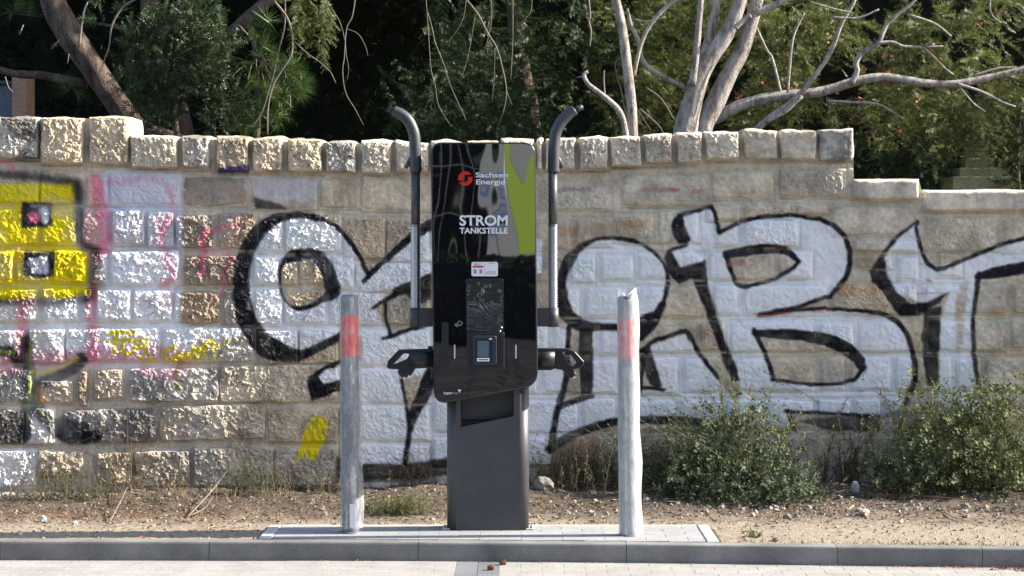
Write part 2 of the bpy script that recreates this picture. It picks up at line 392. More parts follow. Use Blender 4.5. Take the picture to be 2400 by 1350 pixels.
c1 *= 1-poly([(1327,664),(1338,628),(1364,588),(1396,567),(1439,563),(1489,571),(1524,592),(1552,620),(1560,657),(1551,699),(1532,726),(1489,746),(1443,757),(1393,754),(1359,743),(1338,717)], 2, True)
over(BLACK, c1*np.clip(.80+.34*WEAR, 0, 1))
black([(1500,785,30),(1530,755,26),(1553,712,16)], 20)
blackp([(1357,765),(1389,770),(1391,860),(1389,933),(1362,933),(1356,850)], .97); black([(1333,765,12),(1330,830,13),(1326,890,15),(1309,950,16),(1301,985,16),(1292,1050,20)], 14)
black([(1307,955,15),(1345,940,14),(1388,929,12)], 14); black([(1288,1052,22),(1354,1014,22),(1443,988,20),(1560,984,22),(1640,990,20)], 22)
black([(1496,825,10),(1535,797,11),(1606,775,12),(1617,791,12),(1642,834,11),(1683,885,11)], 12, smooth=False)
blackp([(1500,818),(1521,806),(1535,850),(1552,905),(1540,912),(1522,900),(1502,850)], .95); black([(1500,907),(1528,910),(1556,913)], 9); black([(1507,840,16),(1503,880,10),(1500,915,9)], 10)
over((.5,.26,.10), poly([(1310,1050),(1350,1025),(1400,1020),(1390,1060),(1320,1080)], 12)*.5)
# B
black([(1592,505,12),(1630,494,11),(1666,484,11),(1675,500,11),(1685,545,11),(1738,518,11),(1791,507,11),(1859,504,11),(1922,514,12),(1956,530,13),(1980,556,13),(1991,590,14),(1992,618,14),(1982,650,14),(1964,674,13),(1945,694,12),(1904,707,11),(1862,721,10),(1780,735,10)], 12, smooth=False)
blackp([(1571,529),(1580,510),(1597,498),(1604,530),(1621,564),(1596,580),(1578,557)], 1)
blackp([(1556,607),(1563,585),(1600,573),(1614,568),(1612,578),(1576,590),(1592,626),(1655,609),(1659,664),(1671,712),(1686,765),(1712,828),(1735,892),(1716,892),(1699,862),(1668,770),(1645,715),(1620,652),(1592,666),(1566,640)], 1)
black([(1699,593,14),(1716,646,12),(1728,667,12),(1748,673,11),(1816,654,11),(1860,626,11),(1871,611,11)], 11, smooth=False); black([(1702,597,22),(1755,588,24),(1809,583,24),(1845,590,20),(1868,610,12)], 22)
black([(1780,740,10),(1862,727,10),(1940,725,10),(2000,727,10),(2064,735,12),(2100,753,13),(2121,778,13),(2135,817,13),(2144,860,14),(2138,905,16),(2115,950,12)], 12)
black([(1766,773,12),(1795,834,12),(1811,887,12)], 12); black([(1808,889,9),(1878,898,9),(1951,900,10),(2000,888,12),(2024,861,14)], 10)
black([(1768,780,16),(1833,783,26),(1887,787,28),(1940,798,30),(1979,815,30),(2008,838,28),(2020,865,18)], 26)
black([(1840,963,9),(1947,969,9),(2061,975,9)], 9); black([(1845,963),(1862,1005)], 12); blackp([(1862,985),(1950,975),(2061,975),(2061,1010),(1950,1012),(1900,995)], .8, soft=4)
over((.55,.08,.05), stroke([(1770,736),(1800,740),(1850,733)], 4, 2)*.8); over((.55,.08,.05), stroke([(1900,731),(1940,729)], 4, 2)*.6)
# last letter
blackp([(2150,515),(2132,526),(2100,550),(2072,580),(2060,600),(2036,636),(2043,661),(2064,682),(2093,725),(2111,743),(2157,739),(2203,707),(2224,682),(2167,709),(2135,712),(2103,688),(2080,650),(2073,607),(2084,585),(2108,556),(2136,534)], 1)
black([(2150,519,10),(2146,535,10),(2153,568,10),(2164,600,11),(2182,625,12),(2207,629,12),(2253,611,11),(2313,586,11),(2363,568,11),(2420,553,11),(2640,500,11)], 11)
blackp([(2167,728),(2207,714),(2203,753),(2199,860),(2200,905),(2172,905),(2164,860),(2159,789)], .97)
black([(2294,643,12),(2282,718,11),(2279,778,11),(2285,860,13),(2300,930,12)], 12); black([(2292,648,16),(2330,640,28),(2400,628,30),(2640,600,30)], 24)
over((.55,.10,.06), stroke([(2150,688),(2205,686)], 3, 2)*.7); over((.55,.10,.06), stroke([(2172,656),(2180,660)], 8, 3)*.7)
# small marks: old red / orange / blue-green traces
for x, y, w, h, c, a in ((1345,445,80,10,(.16,.08,.08),.6),(1545,445,90,9,(.28,.12,.10),.55),(1580,444,24,9,(.50,.10,.06),.7),(1635,449,26,9,(.45,.10,.06),.6),(1745,452,50,7,(.18,.09,.08),.5),
                         (1480,525,70,18,(.45,.22,.08),.6),(1330,545,60,24,(.42,.20,.08),.5),(1345,570,40,16,(.42,.2,.08),.5),(1725,615,40,16,(.30,.12,.06),.6),(2010,680,90,30,(.50,.27,.10),.55),(2245,720,14,60,(.50,.30,.12),.5),
                         (2345,735,60,26,(.46,.28,.12),.4),(2330,755,50,10,(.15,.35,.30),.35),(1360,620,60,30,(.35,.6,.5),.25),(1450,650,90,20,(.35,.6,.5),.25),(1650,590,40,8,(.2,.5,.4),.4),(1870,525,60,16,(.5,.7,.65),.3),(1700,550,30,10,(.1,.1,.11),.0),
                         (690,545,50,30,(.2,.45,.35),.22),(1860,880,18,30,(.35,.12,.08),.5),(640,560,40,30,(.6,.6,.66),.3),(2360,830,90,20,(.5,.3,.12),.4)):
    over(c, poly([(x-w/2,y-h/2),(x+w/2,y-h/2),(x+w/2,y+h/2),(x-w/2,y+h/2)], 8)*a*np.clip(WEAR*2-.15, 0, 1))
over(PURP, poly([(512,392),(585,388),(585,408),(512,408)], 4)*.9)
# a little paint mist and grime everywhere on the left half
over((.55,.53,.55), sstep(.55, .75, fbm(pxg/90, pyg/70, 61, 3))*(pxg < 600)*(pyg > 410)*.22)
def paint_at(px, py):
    u = np.clip((px-RX0)/RS, 0, PAINT.shape[1]-1.01); v = np.clip((py-RY0)/RS, 0, PAINT.shape[0]-1.01)
    i = u.astype(int); j = v.astype(int); fu = (u-i)[..., None]; fv = (v-j)[..., None]
    # premultiplied bilinear
    def g(jj, ii):
        p = PAINT[jj, ii].copy(); p[..., :3] *= p[..., 3:4]; return p
    p = (g(j, i)*(1-fu)+g(j, i+1)*fu)*(1-fv)+(g(j+1, i)*(1-fu)+g(j+1, i+1)*fu)*fv
    p[..., :3] /= np.maximum(p[..., 3:4], 1e-4); return p
def set_paint(mesh, px, py, thin=None):
    a = mesh.color_attributes.new('paint', 'FLOAT_COLOR', 'POINT')
    c_ = paint_at(px, py)
    if thin is not None: c_[:, 3] *= 1-.55*thin*sstep(.35, .6, fbm(px/20, py/20, 71, 3))
    a.data.foreach_set('color', c_.astype(np.float32).ravel())
# -- sandstone / mortar materials: object colour is the stone's own tint, alpha its soot; 'paint' is the spray paint on it
def wall_mat(name, mortar=False):
    m, nt, b = mat_new(name); L = nt.links
    geo = N(nt, 'ShaderNodeNewGeometry'); oi = N(nt, 'ShaderNodeObjectInfo')
    pos = geo.outputs['Position']
    n1 = noise(nt, 7, 5, .65, pos); n2 = noise(nt, 45, 5, .7, pos); n3 = noise(nt, 3.2, 3, .6, pos); n4 = noise(nt, 160, 3, .6, pos)
    r1 = ramp(nt, n1.outputs[0], [(.28, .70), (.72, 1.22)]); r2 = ramp(nt, n2.outputs[0], [(.25, .72), (.75, 1.22)])
    c = mix(nt, 1.0, oi.outputs['Color'], r1.outputs[0], 'MULTIPLY'); c = mix(nt, 1.0, c, r2.outputs[0], 'MULTIPLY')
    rust = ramp(nt, n3.outputs[0], [(.54, 0.0), (.74, .45)])
    c = mix(nt, rust.outputs[0], c, (.40, .26, .14) if not mortar else (.44, .35, .24))
    soot = ramp(nt, n1.outputs[0], [(.38, 1.0), (.60, 0.0)]); sm = N(nt, 'ShaderNodeMath', operation='MULTIPLY')
    L.new(soot.outputs[0], sm.inputs[0]); L.new(oi.outputs['Alpha'], sm.inputs[1])
    c = mix(nt, sm.outputs[0], c, (.045, .042, .042))
    pa = N(nt, 'ShaderNodeAttribute'); pa.attribute_name = 'paint'
    fleck = ramp(nt, n2.outputs[0], [(.27, .55), (.40, 1.0)])
    fm = N(nt, 'ShaderNodeMath', operation='MULTIPLY'); L.new(pa.outputs['Alpha'], fm.inputs[0]); L.new(fleck.outputs[0], fm.inputs[1])
    pv = ramp(nt, n1.outputs[0], [(.25, .86), (.75, 1.08)])
    pc = mix(nt, 1.0, pa.outputs['Color'], pv.outputs[0], 'MULTIPLY')
    c = mix(nt, fm.outputs[0], c, pc)
    L.new(c, b.inputs['Base Color'])
    rr = N(nt, 'ShaderNodeMapRange'); L.new(fm.outputs[0], rr.inputs[0]); rr.inputs[3].default_value = .92; rr.inputs[4].default_value = .72
    L.new(rr.outputs[0], b.inputs['Roughness']); sp = N(nt, 'ShaderNodeMapRange'); L.new(fm.outputs[0], sp.inputs[0]); sp.inputs[3].default_value = .05; sp.inputs[4].default_value = .06; L.new(sp.outputs[0], b.inputs['Specular IOR Level'])
    ad = N(nt, 'ShaderNodeMath', operation='MULTIPLY_ADD'); L.new(n2.outputs[0], ad.inputs[0]); ad.inputs[1].default_value = 1.0; L.new(n4.outputs[0], ad.inputs[2])
    bump(nt, b, ad.outputs[0], .006, .55)
    return m
M_STONE = wall_mat('sandstone'); M_MORTAR = wall_mat('lime_mortar', True)

wall = thing('stone_wall', 'long sandstone garden wall with coping stones and spray-painted lettering behind the charger', 'wall', (0, Y_WALL, 0))
TAN = (.60, .49, .355); GREY = (.50, .46, .395); BRN = (.38, .30, .225); PAL = (.66, .58, .465); BUF = (.60, .51, .385)
GRID = 0.0068
STONES = []
def stone(x0, x1, y0, y1, tint=BUF, soot=.25, proud=.030, rough=.022, rnd=.14, back=.07, name='stone', chip=1.0, seed=None, wob=1.0):
    s = seed if seed is not None else int(x0*7+y0*13) & 0x7fff
    cx, cy, cz = [float(v) for v in W3((x0+x1)/2, (y0+y1)/2)]; q_ = (D_WALL+cy)/D_WALL*WPX
    W = (x1-x0)*q_; H = (y1-y0)*q_; G = GRID*(.66 if rough > .015 else 1.0)
    nx = max(8, int(W/G)); ny = max(6, int(H/G))
    S, T = np.meshgrid(np.linspace(-1, 1, nx), np.linspace(-1, 1, ny))
    k = rnd
    SX = S*np.sqrt(1-k*T*T*np.abs(S)**3); TY = T*np.sqrt(1-k*S*S*np.abs(T)**3)
    X = SX*W/2; Z = -TY*H/2
    wx, wz = X+cx, Z+cz
    edge = np.maximum(np.abs(S), np.abs(T))**5
    X = X+(fbm(wx*14, wz*14, s, 3)-.5)*.022*edge*wob+(vn(wx*4, wz*4, s+3)-.5)*.02*edge*wob
    Z = Z+(fbm(wx*14, wz*14, s+9, 3)-.5)*.022*edge*wob+(vn(wx*4, wz*4, s+5)-.5)*.02*edge*wob
    de = np.minimum((1-np.abs(S))*W/2, (1-np.abs(T))*H/2)
    ew = .012+.010*fbm(wx*20, wz*20, s+2, 2)
    e = sstep(0, 1, de/ew)
    jx = wx+(fbm(wx*22, wz*22, s+11, 2)-.5)*.05; jz = wz+(fbm(wx*22, wz*22, s+12, 2)-.5)*.05
    boss = (1-S**4)*(1-T**4)
    h = fbm(wx*6, wz*6, s+20, 3)*.8 + .5*boss + facet(jx, jz, .085, s+30, 1.0)*5*chip + facet(jx*1.2, jz, .034, s+40, 1.2)*11*chip + facet(jx, jz*1.2, .017, s+45, 1.3)*13*chip + (fbm(wx*70, wz*70, s+50, 3)-.5)*.95
    region = sstep(.30, .52, fbm(wx*5+3, wz*5, s+60, 2)+.20)      # some of the face stays dressed flat
    hh = e*(proud+rough*(h-.55)*(.25+.75*region)*sstep(0, .03, de)) - (1-e)*.018
    V = np.stack([X, -hh+wall_off(wx)-cy, Z], -1).reshape(-1, 3)
    idx = np.arange(nx*ny).reshape(ny, nx)
    F = np.stack([idx[:-1, :-1], idx[1:, :-1], idx[1:, 1:], idx[:-1, 1:]], -1).reshape(-1, 4)
    ring = np.concatenate([idx[0, :], idx[1:, -1], idx[-1, -2::-1], idx[-2:0:-1, 0]])
    rv = V[ring].copy(); rv[:, 1] = back
    c0 = len(V); m = len(ring); q = np.arange(m)
    F2 = np.stack([ring, ring[(q+1) % m], c0+(q+1) % m, c0+q], -1)
    V = np.vstack([V, rv])
    me = np_mesh(name, V, [F, F2], M_STONE, rough < .012)
    PX = (wx/q_+1200).ravel(); PY = (HOR-(wz-CAM_H)/q_).ravel(); PX = np.concatenate([PX, PX[ring]]); PY = np.concatenate([PY, PY[ring]])
    set_paint(me, PX, PY)
    o = put(name, me, wall, (cx, Y_WALL+cy, cz)); o.color = (tint[0], tint[1], tint[2], soot)
    STONES.append((x0, x1, y0, y1)); return o
# coping course
caps = [(-215,-110,272,372,GREY,.4),(-106,-4,270,374,TAN,.2),(0,94,270,375,GREY,.75),(99,200,273,387,TAN,.1),(211,306,269,388,TAN,.12),(309,419,314,395,PAL,.1),(427,495,317,399,GREY,.5),(509,587,318,407,TAN,.45),(593,664,321,406,TAN,.3),(677,759,322,408,TAN,.4),
        (763,838,327,411,GREY,.8),(845,918,330,412,PAL,.15),(926,1008,329,408,PAL,.1),(1012,1090,328,406,PAL,.2),(1094,1172,327,405,PAL,.2),(1176,1252,326,404,PAL,.2),(1256,1272,326,402,PAL,.1),(1275,1349,322,401,PAL,.1),(1355,1426,320,400,PAL,.1),(1430,1505,318,393,PAL,.1),
        (1508,1577,314,388,PAL,.15),(1584,1646,310,385,PAL,.1),(1652,1733,307,377,PAL,.15),(1740,1823,304,378,BUF,.35),(1827,1915,302,378,BUF,.4),(1918,1999,300,379,GREY,.6)]
for (x0, x1, y0, y1, t, so) in caps:
    flat = x0 > 1730; x0 -= 1.5; x1 += 1.5
    stone(x0, x1, y0, y1, t, so, .062 if not flat else .055, .019 if not flat else .009, .10, .40, 'coping_stone', 1.0 if not flat else .6)
for (x0, x1, y0, y1) in ((1998,2155,419,472),(2160,2408,444,498),(2412,2640,446,500)):
    stone(x0, x1, y0, y1, PAL, .25, .045, .004, .01, .40, 'coping_stone', .5, None, .25)
stone(2000, 2152, 561, 593, PAL, .1, .03, .004, .03, .07, 'stone', .5)
# left, rough-faced courses traced stone by stone  (x0,x1,y0,y1,tint,soot)
left = [(-200,-12,394,478,BUF,.2),(-8,92,394,478,BUF,.2),(97,196,398,478,BUF,.2),(204,253,410,482,BUF,.2),(259,421,404,482,BUF,.1),(431,577,413,484,BRN,.2),(590,742,414,491,BUF,.3),(748,842,418,490,BUF,.3),(847,1006,412,496,BUF,.2),
 (-200,-12,486,572,BUF,.2),(-8,90,488,573,BUF,.2),(98,182,492,572,BUF,.2),(192,254,488,584,BUF,.2),(263,341,492,574,BUF,.1),(346,411,494,578,PAL,.1),(413,503,500,582,BRN,.2),(512,602,498,584,BRN,.3),(608,664,508,592,BUF,.2),(671,800,497,592,BUF,.1),(806,902,508,606,TAN,.1),(908,1008,512,612,TAN,.1),
 (-200,-8,582,664,BUF,.2),(-4,34,586,668,BUF,.2),(40,118,588,662,BUF,.2),(126,206,586,664,BUF,.2),(212,253,592,668,PAL,.3),(262,419,588,668,PAL,.25),(431,588,596,668,BRN,.35),(595,656,600,666,BUF,.2),(660,700,604,668,TAN,.1),(704,770,602,668,TAN,.1),(778,830,600,676,BUF,.2),(836,1008,616,684,BUF,.2),
 (-200,-8,674,752,BUF,.2),(-4,90,674,754,BUF,.2),(102,186,676,752,GREY,.3),(194,219,676,750,BRN,.3),(226,308,676,752,TAN,.4),(314,405,678,754,BUF,.2),(411,518,682,758,BRN,.25),(524,592,676,762,GREY,.3),(598,662,676,762,BUF,.2),(667,766,676,760,TAN,.2),(772,900,684,760,BUF,.2),(906,1008,692,762,BUF,.2),
 (-200,-14,768,848,BUF,.2),(-10,62,770,850,PAL,.2),(68,152,768,850,BUF,.1),(157,373,768,846,BUF,.1),(384,596,766,850,GREY,.3),(602,698,772,852,BUF,.3),(703,792,770,852,TAN,.1),(798,1008,772,856,BUF,.2),
 (-200,-20,862,944,GREY,.4),(-16,77,862,946,GREY,.55),(96,174,890,946,TAN,.3),(184,208,866,954,BRN,.4),(221,292,862,936,TAN,.15),(304,512,858,944,GREY,.35),(518,794,852,942,BUF,.2),(800,1008,862,944,BUF,.2),
 (-200,-70,956,1040,GREY,.6),(-66,58,958,1044,GREY,.6),(63,132,954,1040,BUF,.25),(152,368,956,1038,GREY,.3),(376,620,946,1032,BUF,.35),(628,792,954,1036,BUF,.3),(798,1008,950,1032,BUF,.2),
 (-200,-96,1052,1140,GREY,.3),(-92,86,1054,1144,BUF,.3),(92,198,1054,1116,BUF,.4),(226,311,1056,1136,TAN,.4),(318,448,1052,1138,TAN,.45),(456,640,1046,1140,GREY,.4),(646,792,1050,1142,GREY,.35),(798,1008,1042,1120,BUF,.3),
 (-200,40,1150,1215,GREY,.4),(46,230,1150,1215,GREY,.4),(236,420,1148,1215,GREY,.5),(426,620,1150,1212,GREY,.4),(626,860,1150,1210,GREY,.4),(866,1008,1130,1210,GREY,.3)]
rs = random.Random(4)
def vary(t):
    k_ = rs.uniform(.88, 1.12); w_ = rs.uniform(-.02, .02)
    return (t[0]*k_+w_, t[1]*k_, t[2]*k_-w_)
for (x0, x1, y0, y1, t, so) in left:
    r_ = .0205; pr = .026; ch = 1.0; x0 -= 3; x1 += 3; y0 -= 3; y1 += 3
    if y0 < 420 and x0 < 1006 and x0 > -9: r_, pr, ch = .009, .016, .6       # flat band under the coping
    if y0 > 850 and x0 > 300: r_, pr = .017, .030
    if x0 >= 790 and y0 > 690: r_, pr, ch = .014, .02, .7
    if x0 < 260 and 390 < y0 < 500: r_, pr, ch = .012, .018, .7
    t = vary(t)
    stone(x0, x1, y0, y1, t, so, pr, r_, .12, .07, 'stone', ch)
# right: flush-pointed courses with low relief
right = [(1262,1434,428,497),(1457,1660,408,487),(1667,1814,396,470),(1823,1984,394,465),
 (1257,1340,508,588),(1346,1432,510,580),(1438,1532,500,572),(1541,1640,490,572),(1654,1736,480,520),(1742,1852,478,516),(1860,1942,478,506),(1948,2142,480,556),
 (2164,2338,508,592),(2346,2470,512,596),(2476,2640,512,600),(1999,2092,600,632),(2100,2154,598,660)]
for i, q in enumerate(right):
    stone(*q, vary(BUF), .2, .018, .010 if i % 3 else .014, .14, .07, 'stone', .5)
rows = [(520,586,'a'),(596,664,'b'),(672,748,'c'),(756,834,'d'),(842,926,'e'),(934,1014,'f'),(1022,1098,'g'),(1106,1170,'h')]
for (y0, y1, k) in rows:
    x = 1014 if k != 'a' else 1014
    while x < 2640:
        w = rs.choice([70, 90, 110, 140, 165, 190, 210]); w = min(w, 2645-x)
        sl = -(x-1100)*.012*(1-(y0-500)/700)
        a = (x, x+w-8, y0+sl+rs.uniform(-4, 4), y1+sl+rs.uniform(-5, 3))
        clash = any(a[0] < s[1]-3 and a[1] > s[0]+3 and a[2] < s[3]-5 and a[3] > s[2]+5 for s in STONES)
        if not clash and w > 40:
            deep = (k in 'cd' and 1760 < x < 1960) or rs.random() < .14
            lowz = 1258 > x
            stone(*a, vary(BUF), .16, .018 if not deep else .026, (.011 if not deep else .019) if not lowz else .014, .14, .07, 'stone', .5)
            x += w
        else: x += 14 if clash else w
# mortar face: one sheet between the stones, culled where a stone covers it
topx = np.array([-240,306,307,600,900,1250,1430,1650,1998,1999,2157,2158,2640.]); topy = np.array([278,278,322,330,338,334,326,316,308,427,427,452,452.])
gx = np.arange(-240, 2640, GRID/WPX); gy = np.arange(262, 1215, GRID/WPX)
MX, MY = np.meshgrid(gx, gy)
rawt = np.interp(MX, topx, topy); MYc = np.maximum(MY, rawt)
wx, woff, wz = W3(MX, MYc)
flush = sstep(980, 1260, MX)*(MYc > 395)
dep = .003+(fbm(wx*9, wz*9, 301, 4)-.5)*.020+(fbm(wx*60, wz*60, 305, 2)-.5)*.004 + flush*.006 + facet(wx, wz, .09, 311, .5)*.08
groove = np.zeros(MX.shape)
cover = np.zeros(MX.shape, bool)
for (a, b, c, d) in STONES:
    i0 = max(0, np.searchsorted(gx, a)-2); i1 = np.searchsorted(gx, b)+2; j0 = max(0, np.searchsorted(gy, c)-2); j1 = np.searchsorted(gy, d)+2
    sx = MX[j0:j1, i0:i1]; sy = MYc[j0:j1, i0:i1]
    ex = np.maximum(a-sx, sx-b); eb = sy-d; et = c-sy
    inx = np.clip(1-np.maximum(ex, 0)/6, 0, 1); iny = np.clip(1-np.maximum(np.maximum(eb, et), 0)/6, 0, 1)
    g = np.maximum(np.exp(-((eb-1)/2.6)**2)*inx, .45*np.maximum(np.exp(-(et/2.2)**2)*inx, np.exp(-(ex/2.2)**2)*iny))
    groove[j0:j1, i0:i1] = np.maximum(groove[j0:j1, i0:i1], g)
    cover[j0:j1, i0:i1] |= (sx > a+9) & (sx < b-9) & (sy > c+9) & (sy < d-9)
idx = np.arange(MX.size).reshape(MX.shape)
keep = ~(cover[:-1, :-1] & cover[1:, 1:] & cover[1:, :-1] & cover[:-1, 1:]) & (MY[1:, :-1] >= rawt[:-1, :-1])
F = np.stack([idx[:-1, :-1], idx[1:, :-1], idx[1:, 1:], idx[:-1, 1:]], -1)[keep]
dep = dep-groove*(.006+.012*fbm(wx*7, wz*7, 331, 2))+sstep(1050, 950, MX)*.008
V = np.stack([wx, Y_WALL-dep+woff, wz], -1).reshape(-1, 3)
used, inv = np.unique(F, return_inverse=True)
me = np_mesh('mortar', V[used]-np.array([0, Y_WALL, 0]), inv.reshape(-1, 4), M_MORTAR)
set_paint(me, MX.ravel()[used], MYc.ravel()[used], groove.ravel()[used])
o = put('mortar', me, wall, (0, Y_WALL, 0)); o.color = (.60, .52, .40, .08)
# rubble core behind the face, stepped like the top of the wall
parts = []
for (a, b, t) in ((-240,306,300),(306,700,345),(700,1000,345),(1000,1998,345),(1998,2157,440),(2157,2640,466)):
    V0, F0 = box_arr(0, 1, .03, .38, -.3, 1)
    (xa, oa, za), (xb, ob, zb) = W3(a, t), W3(b, t)
    V0[:, 1] += np.where(V0[:, 0] < .5, oa, ob)+Y_WALL; V0[:, 2] = np.where(V0[:, 2] > .5, np.where(V0[:, 0] < .5, za, zb), -.3); V0[:, 0] = np.where(V0[:, 0] < .5, xa, xb)
    parts.append((V0, F0))
V, F = merge(parts); o = obj_np('core', V, F, M_MORTAR, wall, False); o.color = (.36, .32, .26, .2)
# ------------------------------------------------------------------ ground, road, kerb, plinth, verge
def speckle_mat(name, c, c2, rough=.85, s1=3, s2=140, bmp=.002, rv_=.10):
    m, nt, b = mat_new(name); geo = N(nt, 'ShaderNodeNewGeometry'); pos = geo.outputs['Position']; oi = N(nt, 'ShaderNodeObjectInfo')
    a = noise(nt, s1, 5, .65, pos); d = noise(nt, s2, 3, .7, pos)
    r = ramp(nt, a.outputs[0], [(.3, c), (.7, c2)]); r2 = ramp(nt, d.outputs[0], [(.3, .70), (.7, 1.25)])
    cc = mix(nt, 1.0, r.outputs[0], r2.outputs[0], 'MULTIPLY')
    v = N(nt, 'ShaderNodeMapRange'); nt.links.new(oi.outputs['Random'], v.inputs[0]); v.inputs[3].default_value = 1-rv_; v.inputs[4].default_value = 1+rv_
    cc = mix(nt, 1.0, cc, v.outputs[0], 'MULTIPLY')
    nt.links.new(cc, b.inputs['Base Color']); b.inputs['Roughness'].default_value = rough; b.inputs['Specular IOR Level'].default_value = .3
    bump(nt, b, d.outputs[0], bmp); return m
M_ASPH = speckle_mat('asphalt', (.045,.045,.047), (.065,.064,.064), .9, 1.2, 200, .003)
M_PAVE = speckle_mat('pale_concrete_paver', (.27,.255,.235), (.37,.35,.32), .9, 5, 160, .003, .035)
M_PAVED = speckle_mat('dark_concrete_paver', (.15,.15,.16), (.20,.20,.21), .9, 2.2, 160, .003)
M_PLINTH = speckle_mat('grey_concrete_paver', (.27,.27,.275), (.36,.355,.35), .9, 3, 180, .003, .05)
M_EDGE = speckle_mat('pale_edging_concrete', (.42,.40,.36), (.50,.48,.43), .9, 3, 160, .002)
M_KERB = speckle_mat('kerb_concrete', (.125,.122,.117), (.27,.262,.246), .9, 2.6, 240, .003)
M_SAND = speckle_mat('joint_sand', (.26,.23,.19), (.34,.30,.25), .95, 6, 200, .002)
M_SOILB = speckle_mat('garden_soil', (.03,.026,.02), (.06,.05,.035), .95, 3, 60, .01)
def road_mat():
    m, nt, b = mat_new('dark_slab_road'); geo = N(nt, 'ShaderNodeNewGeometry'); br = N(nt, 'ShaderNodeTexBrick')
    nt.links.new(geo.outputs['Position'], br.inputs['Vector']); br.inputs['Scale'].default_value = 1.0
    br.inputs['Brick Width'].default_value = .9; br.inputs['Row Height'].default_value = .45; br.inputs['Mortar Size'].default_value = .035
    br.inputs['Color1'].default_value = (.026,.026,.025,1); br.inputs['Color2'].default_value = (.060,.058,.055,1); br.inputs['Mortar'].default_value = (.012,.012,.012,1)
    n = noise(nt, 40, 3, .6, geo.outputs['Position']); r = ramp(nt, n.outputs[0], [(.3, .7), (.7, 1.25)])
    nt.links.new(mix(nt, 1.0, br.outputs[0], r.outputs[0], 'MULTIPLY'), b.inputs['Base Color']); b.inputs['Roughness'].default_value = .9; b.inputs['Specular IOR Level'].default_value = .2
    return m
def sheet(name, x0, x1, y0, y1, z, mat, label, kind='structure'):
    o = obj_np(name, [[x0,y0,z],[x1,y0,z],[x1,y1,z],[x0,y1,z]], [[0,1,2,3]], mat, None, False)
    o['kind'] = kind; o['label'] = label; return o
Z_ROAD = -.088
sheet('ground', -400, 400, -400, 400, -.40, M_SOILB, 'bare earth under the whole place')
sheet('road', -200, 200, -34, -2.6, Z_ROAD-.012, road_mat(), 'dark slab-paved road on the camera side of the parking bay')
# kerb line from the photo rows of its front top edge
KP = [-900,0,490,980,1468,1962,2303,2800,3300]; KR = [1267,1268,1269,1271,1275,1281,1285,1290,1295]
KD = [FPX*CAM_H/(r-HOR) for r in KR]; KX = [(p-1200)*d/FPX for p, d in zip(KP, KD)]; KY = [d-CAM_D for d in KD]
def y_kerb(x): return np.interp(x, KX, KY)
kerb = thing('kerb', 'pale concrete kerb along the parking bay', None, (0, -.45, 0), kind='structure')
prof = [(0,-.30),(0,-.011),(.0015,-.005),(.005,-.0012),(.010,0),(.089,0),(.092,-.003),(.092,-.30)]
for i in range(len(KX)-1):
    x0, y0, x1, y1 = KX[i]+.0015, KY[i], KX[i+1]-.0015, KY[i+1]
    n = 14; t = np.linspace(0, 1, n); V = []
    for k in t:
        for (py, pz) in prof:
            j = (fbm(np.array([x0+(x1-x0)*k])*9, np.array([pz*30+py*30+i]), 77, 2)[0]-.5)*.002
            sh = .004*((k == 0)-(k == 1)) if False else 0
            V.append((x0+(x1-x0)*k+sh, y0+(y1-y0)*k+py+j, pz+j*.6))
    V = np.array(V); m = len(prof); ii = np.arange(n-1)[:, None]*m; jj = np.arange(m)[None, :]; j2 = (jj+1) % m
    F = np.stack([ii+jj, ii+m+jj, ii+m+j2, ii+j2], -1).reshape(-1, 4)
    F8 = [np.array([list(range(m))[::1]]), np.array([[(n-1)*m+q for q in range(m)][::-1]])]
    obj_np('kerb_stone', V, [F]+F8, M_KERB, kerb, False, ((x0+x1)/2, (y0+y1)/2, 0))
# parking bay: jointed sheet plus the nearest rows of real pavers
def brick_mat():
    m, nt, b = mat_new('block_paving'); geo = N(nt, 'ShaderNodeNewGeometry'); br = N(nt, 'ShaderNodeTexBrick')
    nt.links.new(geo.outputs['Position'], br.inputs['Vector']); br.inputs['Scale'].default_value = 1.0
    br.inputs['Brick Width'].default_value = .2; br.inputs['Row Height'].default_value = .1; br.inputs['Mortar Size'].default_value = .004
    br.inputs['Color1'].default_value = (.29,.27,.245,1); br.inputs['Color2'].default_value = (.34,.32,.29,1); br.inputs['Mortar'].default_value = (.2,.18,.15,1)
    n = noise(nt, 150, 3, .6, geo.outputs['Position']); r = ramp(nt, n.outputs[0], [(.3, .75), (.7, 1.2)])
    nt.links.new(mix(nt, 1.0, br.outputs[0], r.outputs[0], 'MULTIPLY'), b.inputs['Base Color']); b.inputs['Roughness'].default_value = .9
    return m
bay = sheet('parking_bay', -40, 40, -2.6, -.36, Z_ROAD-.0035, brick_mat(), 'pale block-paved parking bay in front of the kerb')
WPOS[bay] = Vector((0, 0, 0))
v0, f0 = bbox_arr(-.0994, .0994, -.0494, .0494, -.06, 0, .0010); pav_me = np_mesh('paver', v0, f0, M_PAVE, False)
v0, f0 = bbox_arr(-.0494, .0494, -.0994, .0994, -.06, 0, .0010); pav_dark = np_mesh('paver', v0, f0, M_PAVED, False)
rp = random.Random(11)
XD0, XD1 = -.262, -.06                 # dark double row: the bay line
